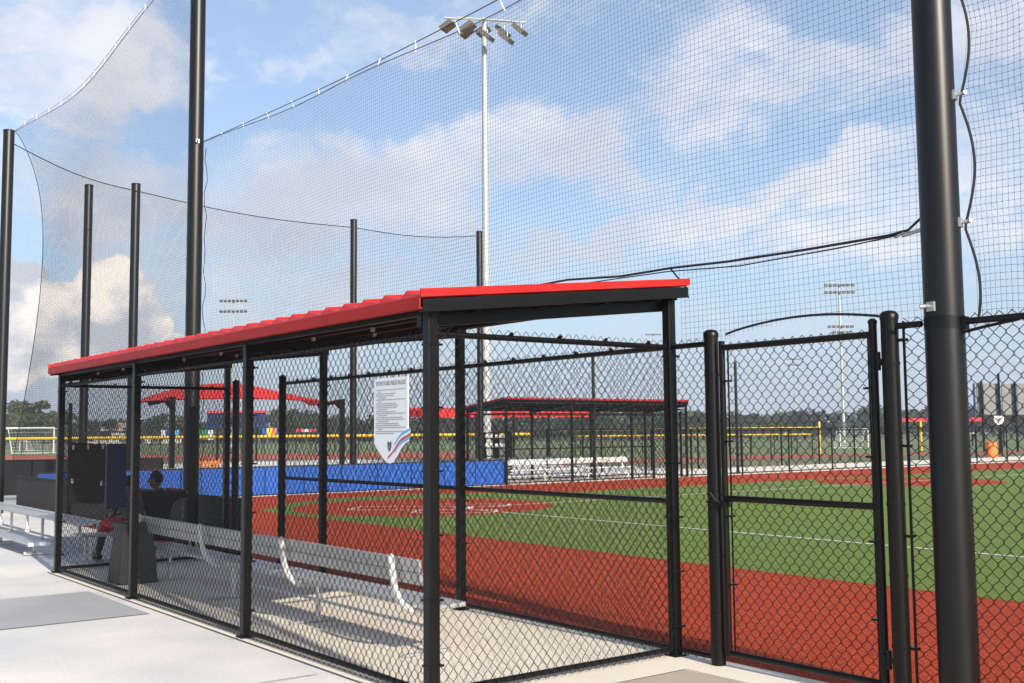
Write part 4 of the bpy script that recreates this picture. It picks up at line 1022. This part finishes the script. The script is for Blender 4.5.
mb.box((p.x-.30, p.y-.23, .40), (p.x+.30, p.y+.23, .46))
mb.build('frame', M['orange'], o)
# batting boards at the far right
o = thing('practice_boards', 'row of tall pale grey boards on black posts at far right', 'boards', GP(985, 82))
for px0, px1 in ((978, 983), (984.5, 999), (1003, 1015.5), (1018.5, 1040)):
    a, b = W(px0, 414.5, 82), W(px1, 414.5, 82); up = Vector((0, 0, 31*82/F_PX)); n = Vector((_fw.x, _fw.y, 0)).normalized()*.12
    mb = MB(); mb.hexa([a, b, b+n, a+n, a+up, b+up, b+n+up, a+n+up]); mb.build('board', M['board'], o)
for px, top in ((983.5, 381), (1001, 373.5), (1017, 382), (1035, 382)):
    a = GP(px, 81.7); mb = MB(); mb.tube([a, Vector((a.x, a.y, W(px, top, 81.7).z))], .095, 8); mb.build('post', M['black'], o)
a = GP(976, 81.7); mb = MB(); mb.tube([a+Vector((0, 0, 2.6)), Vector((a.x, a.y, W(976, 383, 81.7).z))], .09, 8); mb.build('blue_post', M['signnavy'], o)
a, b = W(984, 423, 82), W(1045, 423, 82); mb = MB(); n = Vector((_fw.x, _fw.y, 0)).normalized()*.1; up = Vector((0, 0, 7.5*82/F_PX)); mb.hexa([a, b, b+n, a+n, a+up, b+up, b+n+up, a+n+up]); mb.build('lower_screen', M['screen'], o)
o = thing('shield_sign', 'small white shield sign in front of the grey boards', 'sign', GP(999, 81))
c = W(999, 420, 81); rr = Vector((RT.x, RT.y, 0)).normalized(); n = Vector((_fw.x, _fw.y, 0)).normalized()*.05
mb = MB(); mb.prism([c+rr*x+Vector((0, 0, z)) for x, z in ((-.36, .3), (.36, .3), (.36, -.05), (.2, -.28), (0, -.36), (-.2, -.28), (-.36, -.05))], n); s1 = mb.build('plate', M['white'], o)
mb = MB(); c2 = c-n*.4; mb.prism([c2+rr*x+Vector((0, 0, z)) for x, z in ((-.2, .16), (.2, .16), (.2, .02), (0, -.18), (-.2, .02))], n*.3); mb.build('emblem', M['inkgrey'], s1)
mb = MB(); g_ = GP(999, 81.1); mb.tube([g_, g_+Vector((0, 0, 2.2))], .05, 6); mb.build('post', M['black'], o)
# equipment rack left of the distant dugout
o = thing('equipment_rack', 'dark rack with rows of pale balls left of the distant dugout', 'rack', GP(497, 47))
p0, p1 = GP(483, 47), GP(509, 47)
mb = MB(); 
for z in (.75, 1.1, 1.5, 1.75): mb.bar(p0+Vector((0, 0, z)), p1+Vector((0, 0, z)), .3, .05)
for p_ in (p0, p1, p0.lerp(p1, .5)): mb.bar(p_, p_+Vector((0, 0, 1.78)), .06, .3, up=(1, 0, 0))
mb.build('frame', M['black'], o)
for z in (1.2, 1.6):
    for i in range(5):
        mb = MB(); mb.blob(p0.lerp(p1, .14+.18*i)+Vector((0, 0, z)), .09, .09, .1); mb.build('ball', M['white'], o)
for t_ in (b2,):
    for c_ in kids(t_): c_.data.materials[0] = M['white']  # white replaces aluminium: sunlit brightness put into the shaded bench's colour
b3 = make_bench('second aluminium bench seen just behind the distant dugout', -2.6, 2.6, (-2.3, 0, 2.3), (0, 0, 0)); b3.location = (22.6, 27.6, 0); b3.rotation_euler = (0, 0, -math.pi/2)
# long building left
a, b = GP(84, 250), GP(184, 262); o = thing('long_building', 'long low building with tan roof behind the far left fence', 'building', a)
n = Vector((-(b-a).y, (b-a).x, 0)).normalized(); n = n if n.dot(_fw) > 0 else -n
mb = MB(); up = Vector((0, 0, 3.0)); mb.hexa([a, b, b+n*12, a+n*12, a+up, b+up, b+n*12+up, a+n*12+up]); wl = mb.build('wall', M['palewall'], o)
e = (b-a).normalized()*.8
q = [a-e-n*.8+up, b+e-n*.8+up, b+e+n*12.8+up, a-e+n*12.8+up]; rg = [a+n*6+Vector((0, 0, 5.0)), b+n*6+Vector((0, 0, 5.0))]
mb = MB(); mb.add(q+rg, [(0, 1, 5, 4), (2, 3, 4, 5), (1, 2, 5), (3, 0, 4), (3, 2, 1, 0)]); mb.build('roof', M['tanroof'], o)
for i in range(8):
    c = a.lerp(b, (i+.5)/8)-n*.05; d_ = (b-a).normalized()*.7; mb = MB(); mb.hexa([c-d_+Vector((0, 0, 1)), c+d_+Vector((0, 0, 1)), c+d_+n*.1+Vector((0, 0, 1)), c-d_+n*.1+Vector((0, 0, 1)), c-d_+Vector((0, 0, 2.1)), c+d_+Vector((0, 0, 2.1)), c+d_+n*.1+Vector((0, 0, 2.1)), c-d_+n*.1+Vector((0, 0, 2.1))]); mb.build('window', M['glassdark'], wl)

# ------------------------------------------------------------------ trees
def make_tree(seed, H, Rr, m, label, loc):
    rnd = random.Random(seed); t = thing('tree', label, 'tree', (0, 0, 0), 'trees beyond the fields')
    mb = MB(); mb.tube([(0, 0, 0), (.1, 0, H*.3), (0, .1, H*.6)], [.35, .25, .12], 7)
    for k in range(5):
        a = rnd.uniform(0, 6.28); mb.tube([(0, 0, H*.3), (math.cos(a)*Rr*.35, math.sin(a)*Rr*.35, H*.5), (math.cos(a)*Rr*.6, math.sin(a)*Rr*.6, H*.68)], [.16, .1, .05], 5)
    mb.build('trunk', M['bark'], t)
    cl = [(Vector((rnd.gauss(0, Rr*.42), rnd.gauss(0, Rr*.42), H*rnd.uniform(.25, .86))), rnd.uniform(.22, .42)*Rr) for _ in range(17)]
    mb = MB()
    for c, r_ in cl:
        for _ in range(90):
            v = Vector((rnd.gauss(0, 1), rnd.gauss(0, 1), rnd.gauss(0, 1))).normalized()*r_*rnd.uniform(.6, 1.05); v.z *= .8
            p = c+v; s_ = rnd.uniform(.22, .48)
            a = Vector((rnd.uniform(-1, 1), rnd.uniform(-1, 1), rnd.uniform(-1, 1))).normalized(); b = a.orthogonal().normalized()
            mb.add([p-a*s_-b*s_*.4, p+a*s_-b*s_*.3, p+a*s_*.8+b*s_*.6, p-a*s_*.7+b*s_*.5], [(0, 1, 2, 3)])
    mb.build('crown', m, t)
    return t
protos = [make_tree(1, 9, 4.8, M['leafA'], '', 0), make_tree(2, 8.2, 5.2, M['leafB'], '', 0), make_tree(3, 9.6, 4.4, M['leafC'], '', 0), make_tree(4, 7.4, 5.0, M['leafB'], '', 0)]
used = [False]*4
rnd = random.Random(11)
spots = []
px = -25
while px < 1060:
    if px < 70: t, h, ks = rnd.uniform(165, 210), rnd.uniform(.62, .85), (0, 2, 2)
    elif px < 560: t, h, ks = rnd.uniform(210, 280), rnd.uniform(.6, .85), (0, 1, 2, 3)
    else: t, h, ks = rnd.uniform(205, 265), rnd.uniform(.6, .98), (1, 3, 0, 1)
    if 255 < px < 300: h *= 1.25
    spots.append((px, t, h, rnd.choice(ks))); px += rnd.uniform(14, 26)
PLACE = {}
def place_words(px):
    for hi, w in ((12, 'at the left frame edge'), (60, 'behind the white soccer goal'), (130, 'behind the charcoal mat end of the dugout'), (190, 'above the tan roofed building'), (255, 'behind the navy scoreboard'), (330, 'under the right half of the red canopy'), (420, 'behind the white rules sign'), (500, 'left of the distant dugout'),
                  (600, 'over the left part of the distant dugout'), (700, 'over the right part of the distant dugout'), (790, 'seen through the left half of the gate'), (880, 'seen through the right half of the gate'), (960, 'hidden partly by the thick near pole'), (2000, 'near the grey boards at far right')):
        if px < hi: return w
cnt = {}
kindw = ['mid green', 'dark green', 'light green', 'broad dark']
for (px, t, h, k) in spots:
    if not used[k]: o = protos[k]; used[k] = True
    else: o = copy_tree(protos[k])
    p = GP(px, t); o.location = p; o.scale = (h*rnd.uniform(1.0, 1.35), h*rnd.uniform(1.0, 1.35), h); o.rotation_euler = (0, 0, rnd.uniform(0, 6.28))
    w = place_words(px); key = (k, w); cnt[key] = cnt.get(key, 0)+1
    size = ['', 'another ', 'a third ', 'a fourth ', 'a fifth ', 'a sixth '][cnt[key]-1]
    extra = ['', ' farther right', ' still farther right', ' rightmost of its kind'][min(cnt[key]-1, 3)]
    o['label'] = (kindw[k]+' tree '+w+extra)
for k in range(4):
    if not used[k]:
        o = protos[k]; o.location = GP(540+20*k, 230); o['label'] = kindw[k]+' tree far behind the distant dugout roof'
# the far wood that closes the horizon
mb = MB(); rnd = random.Random(5)
for i in range(9000):
    px = rnd.uniform(-60, 1090); t = rnd.uniform(262, 300)
    base = 4.2+1.2*math.sin(px*.021)+.9*math.sin(px*.057+1)+(1.6 if px > 560 else 0)
    z = rnd.uniform(0, 1)**.6*base*rnd.uniform(.8, 1.05); p = GP(px, t)+Vector((0, 0, z)); s_ = rnd.uniform(.5, 1.1)
    a = Vector((rnd.uniform(-1, 1), rnd.uniform(-1, 1), rnd.uniform(-.7, .7))).normalized(); b = a.orthogonal().normalized()
    mb.add([p-a*s_-b*s_*.5, p+a*s_-b*s_*.4, p+a*s_*.8+b*s_*.7, p-a*s_*.7+b*s_*.6], [(0, 1, 2, 3)])
tag(mb.build('distant_wood', M['leafB']), 'far dark wood along the horizon behind the separate trees', 'wood', kind='stuff')

# ------------------------------------------------------------------ sky, sun
w = bpy.data.worlds.new('World'); scene.world = w; w.use_nodes = True
nt = w.node_tree; N = nt.nodes; Lk = nt.links
for n_ in list(N): N.remove(n_)
out_ = N.new('ShaderNodeOutputWorld'); bg = N.new('ShaderNodeBackground'); Lk.new(bg.outputs[0], out_.inputs[0])
SUNV = Vector((-.24, -1.86, 1.0)).normalized()
sky = N.new('ShaderNodeTexSky'); sky.sky_type = 'NISHITA'; sky.sun_disc = False
sky.sun_elevation = math.asin(SUNV.z); sky.sun_rotation = math.atan2(SUNV.x, SUNV.y) % (2*math.pi)
sky.air_density = 1.0; sky.dust_density = 1.2; sky.ozone_density = 2.0; sky.altitude = 0
SKY = .11
tc = N.new('ShaderNodeTexCoord')
def math_(op, a, b=None, c=None, clamp=False):
    n = N.new('ShaderNodeMath'); n.operation = op; n.use_clamp = clamp
    for i, x in enumerate((a, b, c)):
        if x is None: continue
        if isinstance(x, (int, float)): n.inputs[i].default_value = x
        else: Lk.new(x, n.inputs[i])
    return n.outputs[0]
vr = N.new('ShaderNodeVectorRotate'); vr.rotation_type = 'Z_AXIS'; vr.inputs['Angle'].default_value = YAW; Lk.new(tc.outputs['Generated'], vr.inputs['Vector'])
sx = N.new('ShaderNodeSeparateXYZ'); Lk.new(vr.outputs[0], sx.inputs[0])
az = math_('ARCTAN2', sx.outputs[0], sx.outputs[1]); el = math_('ARCSINE', sx.outputs[2])
cb = N.new('ShaderNodeCombineXYZ'); Lk.new(az, cb.inputs[0]); Lk.new(el, cb.inputs[1])
def noise(vec, scale, detail, rough, mapscale=(1, 1, 1), rot=0, dist=0, w=None):
    mp = N.new('ShaderNodeMapping'); mp.inputs['Scale'].default_value = mapscale; mp.inputs['Rotation'].default_value = (0, 0, rot); Lk.new(vec, mp.inputs[0])
    if w: mp.inputs['Location'].default_value = w
    n = N.new('ShaderNodeTexNoise'); n.inputs['Scale'].default_value = scale; n.inputs['Detail'].default_value = detail; n.inputs['Roughness'].default_value = rough; n.inputs['Distortion'].default_value = dist
    Lk.new(mp.outputs[0], n.inputs['Vector']); return n
def azel(px, py):
    d = (W(px, py, 1)-CAM).normalized(); m_ = Matrix.Rotation(YAW, 3, 'Z') @ d
    return math.atan2(m_.x, m_.y), math.asin(m_.z)
# warp the coordinates so the patches have ragged edges
nw = noise(cb.outputs[0], 9, 5, .6)
vm = N.new('ShaderNodeVectorMath'); vm.operation = 'SUBTRACT'; Lk.new(nw.outputs['Color'], vm.inputs[0]); vm.inputs[1].default_value = (.5, .5, .5)
vs_ = N.new('ShaderNodeVectorMath'); vs_.operation = 'SCALE'; Lk.new(vm.outputs[0], vs_.inputs[0]); vs_.inputs['Scale'].default_value = .15
va = N.new('ShaderNodeVectorMath'); va.operation = 'ADD'; Lk.new(cb.outputs[0], va.inputs[0]); Lk.new(vs_.outputs[0], va.inputs[1])
def ell(vec, px, py, rx, ry, rot=0):
    a, e = azel(px, py)
    mp = N.new('ShaderNodeMapping'); mp.vector_type = 'TEXTURE'; mp.inputs['Location'].default_value = (a, e, 0); mp.inputs['Rotation'].default_value = (0, 0, R(rot)); mp.inputs['Scale'].default_value = (rx/F_PX, ry/F_PX, 1)
    Lk.new(vec, mp.inputs[0]); ln = N.new('ShaderNodeVectorMath'); ln.operation = 'LENGTH'; Lk.new(mp.outputs[0], ln.inputs[0]); return ln.outputs['Value']
CL = [(60, 60, 150, 70, -10, .8), (20, 170, 90, 60, 0, .5), (130, 55, 70, 40, 10, .5), (110, 190, 90, 45, 25, .6), (260, 200, 190, 75, 5, .75), (400, 190, 160, 80, 0, .7), (560, 130, 120, 45, 10, .75), (600, 170, 90, 40, -15, .6),
      (700, 45, 90, 28, 8, .8), (860, 60, 190, 50, 5, .65), (700, 210, 220, 30, 12, .55), (820, 185, 130, 28, 10, .7), (900, 240, 170, 45, 0, .65), (600, 245, 160, 30, 5, .5), (330, 300, 200, 40, 0, .45), (370, 40, 170, 28, 12, .35), (750, 110, 130, 32, -20, .6), (1000, 150, 90, 70, 0, .5), (960, 30, 100, 40, 0, .5), (560, 20, 110, 18, 8, .3), (150, 270, 220, 60, 0, .3)]
HOLES = [(235, 100, 110, 38, 20, .55), (430, 95, 90, 45, 10, .6), (330, 110, 80, 26, 10, .45), (600, 75, 60, 40, 0, .5), (780, 130, 70, 28, -10, .7), (850, 145, 90, 20, 10, .5), (530, 200, 55, 20, 10, .5), (640, 25, 60, 25, 0, .4), (210, 165, 60, 30, 0, .2), (40, 230, 60, 28, 0, .5), (640, 290, 200, 16, 5, .3), (160, 110, 50, 30, 0, .5), (820, 10, 70, 26, 0, .6)]
acc = None
def contrib(c, sign):
    global acc
    d_ = ell(va.outputs[0], *c[:5]); mr = N.new('ShaderNodeMapRange'); mr.interpolation_type = 'SMOOTHSTEP'
    mr.inputs[1].default_value = 1.25; mr.inputs[2].default_value = .25; mr.inputs[3].default_value = 0; mr.inputs[4].default_value = c[5]*sign
    Lk.new(d_, mr.inputs[0]); acc = mr.outputs[0] if acc is None else math_('ADD', acc, mr.outputs[0])
for c in CL: contrib(c, 1)
for c in HOLES: contrib(c, -1)
n1_ = noise(va.outputs[0], 9, 10, .66, (1, 3.4, 1), R(-10), .5)
n2_ = noise(cb.outputs[0], 24, 8, .7, (1, 2.6, 1), R(-14), .8)
f = math_('ADD', math_('MULTIPLY', math_('SUBTRACT', n1_.outputs[0], .5), 2.3), math_('MULTIPLY', math_('SUBTRACT', n2_.outputs[0], .5), 1.0))
dens = math_('ADD', acc, f)
mk = N.new('ShaderNodeMapRange'); mk.interpolation_type = 'SMOOTHSTEP'; mk.inputs[1].default_value = -.2; mk.inputs[2].default_value = 1.1; mk.inputs[4].default_value = .85; Lk.new(dens, mk.inputs[0])
# cumulus towers low at the left
CU = [(112, 300, 48, 48), (90, 330, 75, 45), (20, 310, 46, 55), (5, 345, 70, 45), (60, 300, 40, 22), (148, 330, 26, 30), (118, 275, 26, 24), (170, 348, 30, 18), (60, 352, 120, 30)]
nc = noise(cb.outputs[0], 34, 8, .6)
cu = None
for c in CU:
    d_ = math_('SUBTRACT', 1.0, ell(cb.outputs[0], *c)); cu = d_ if cu is None else math_('MAXIMUM', cu, d_)
cu = math_('ADD', cu, math_('MULTIPLY', math_('SUBTRACT', nc.outputs[0], .5), .9))
ck = N.new('ShaderNodeMapRange'); ck.interpolation_type = 'SMOOTHSTEP'; ck.inputs[1].default_value = .10; ck.inputs[2].default_value = .24; ck.inputs[4].default_value = .95; Lk.new(cu, ck.inputs[0])
def mixc(f_, a, b, mode='MIX'):
    x = N.new('ShaderNodeMix'); x.data_type = 'RGBA'; x.blend_type = mode
    for i, c in ((6, a), (7, b)):
        if isinstance(c, tuple): x.inputs[i].default_value = (*c, 1)
        else: Lk.new(c, x.inputs[i])
    if isinstance(f_, (int, float)): x.inputs[0].default_value = f_
    else: Lk.new(f_, x.inputs[0])
    return x.outputs[2]
nsh = noise(cb.outputs[0], 5, 5, .6, (1, 1.6, 1), 0, 0, (3, 1, 0))
sh_ = N.new('ShaderNodeMapRange'); sh_.inputs[1].default_value = .4; sh_.inputs[2].default_value = .62; Lk.new(nsh.outputs[0], sh_.inputs[0])
CS = 1/SKY
CB = .37
cirrus = mixc(sh_.outputs[0], tuple(CB*CS*c for c in (1.22, 1.28, 1.45)), tuple(CB*CS*c for c in (1.62, 1.63, 1.70)))
nsh2 = noise(cb.outputs[0], 16, 6, .55, (1, 1.2, 1), 0, 0, (7, 2, 0))
sh2 = N.new('ShaderNodeMapRange'); sh2.inputs[1].default_value = .42; sh2.inputs[2].default_value = .58; Lk.new(nsh2.outputs[0], sh2.inputs[0])
cumul = mixc(sh2.outputs[0], tuple(CB*CS*c for c in (1.15, 1.2, 1.35)), tuple(CB*CS*c for c in (2.4, 2.15, 1.9)))
base = mixc(1.0, sky.outputs[0], (.95, 1.0, 1.06), 'MULTIPLY')
base = mixc(.30, base, tuple(CB*CS*c for c in (1.1, 1.25, 1.5)))
hz = N.new('ShaderNodeMapRange'); hz.interpolation_type = 'SMOOTHSTEP'; hz.inputs[1].default_value = .22; hz.inputs[2].default_value = -.02; hz.inputs[4].default_value = .85; Lk.new(el, hz.inputs[0])
base = mixc(hz.outputs[0], base, tuple(CB*CS*c for c in (.80, 1.0, 1.30)))
c1 = mixc(mk.outputs[0], base, cirrus); c2 = mixc(ck.outputs[0], c1, cumul)
Lk.new(c2, bg.inputs[0]); bg.inputs[1].default_value = SKY
sl = bpy.data.lights.new('sun', 'SUN'); sl.energy = 4.2; sl.angle = R(.55); sl.color = (1, .90, .76)
so = bpy.data.objects.new('sun', sl); col.objects.link(so); so.rotation_euler = (-SUNV).to_track_quat('-Z', 'Y').to_euler(); so.location = (-10, -40, 30)

# ------------------------------------------------------------------ haze
hm = bpy.data.materials.new('haze air'); hm.use_nodes = True; hn = hm.node_tree; hn.nodes.clear()
ho = hn.nodes.new('ShaderNodeOutputMaterial'); hv = hn.nodes.new('ShaderNodeVolumePrincipled'); hv.inputs['Density'].default_value = .0006; hv.inputs['Color'].default_value = (.86, .92, 1, 1); hv.inputs['Anisotropy'].default_value = .1
hn.links.new(hv.outputs[0], ho.inputs['Volume'])
mb = MB(); mb.box((-700, -120, -1.03), (700, 700, 30)); tag(mb.build('haze', hm), kind='stuff')
# ------------------------------------------------------------------ camera
cd = bpy.data.cameras.new('camera'); cd.sensor_width = 36; cd.lens = 36*F_PX/1024; cd.clip_end = 6000; cd.clip_start = .05
co = bpy.data.objects.new('camera', cd); col.objects.link(co)
m_ = Matrix((RT, UP, -_fw)).transposed().to_4x4(); m_.translation = CAM; co.matrix_world = m_
scene.camera = co
scene.view_settings.view_transform = 'Standard'; scene.view_settings.look = 'None'; scene.view_settings.gamma = 1; scene.view_settings.exposure = .7
scene.render.resolution_x = 1024; scene.render.resolution_y = 683
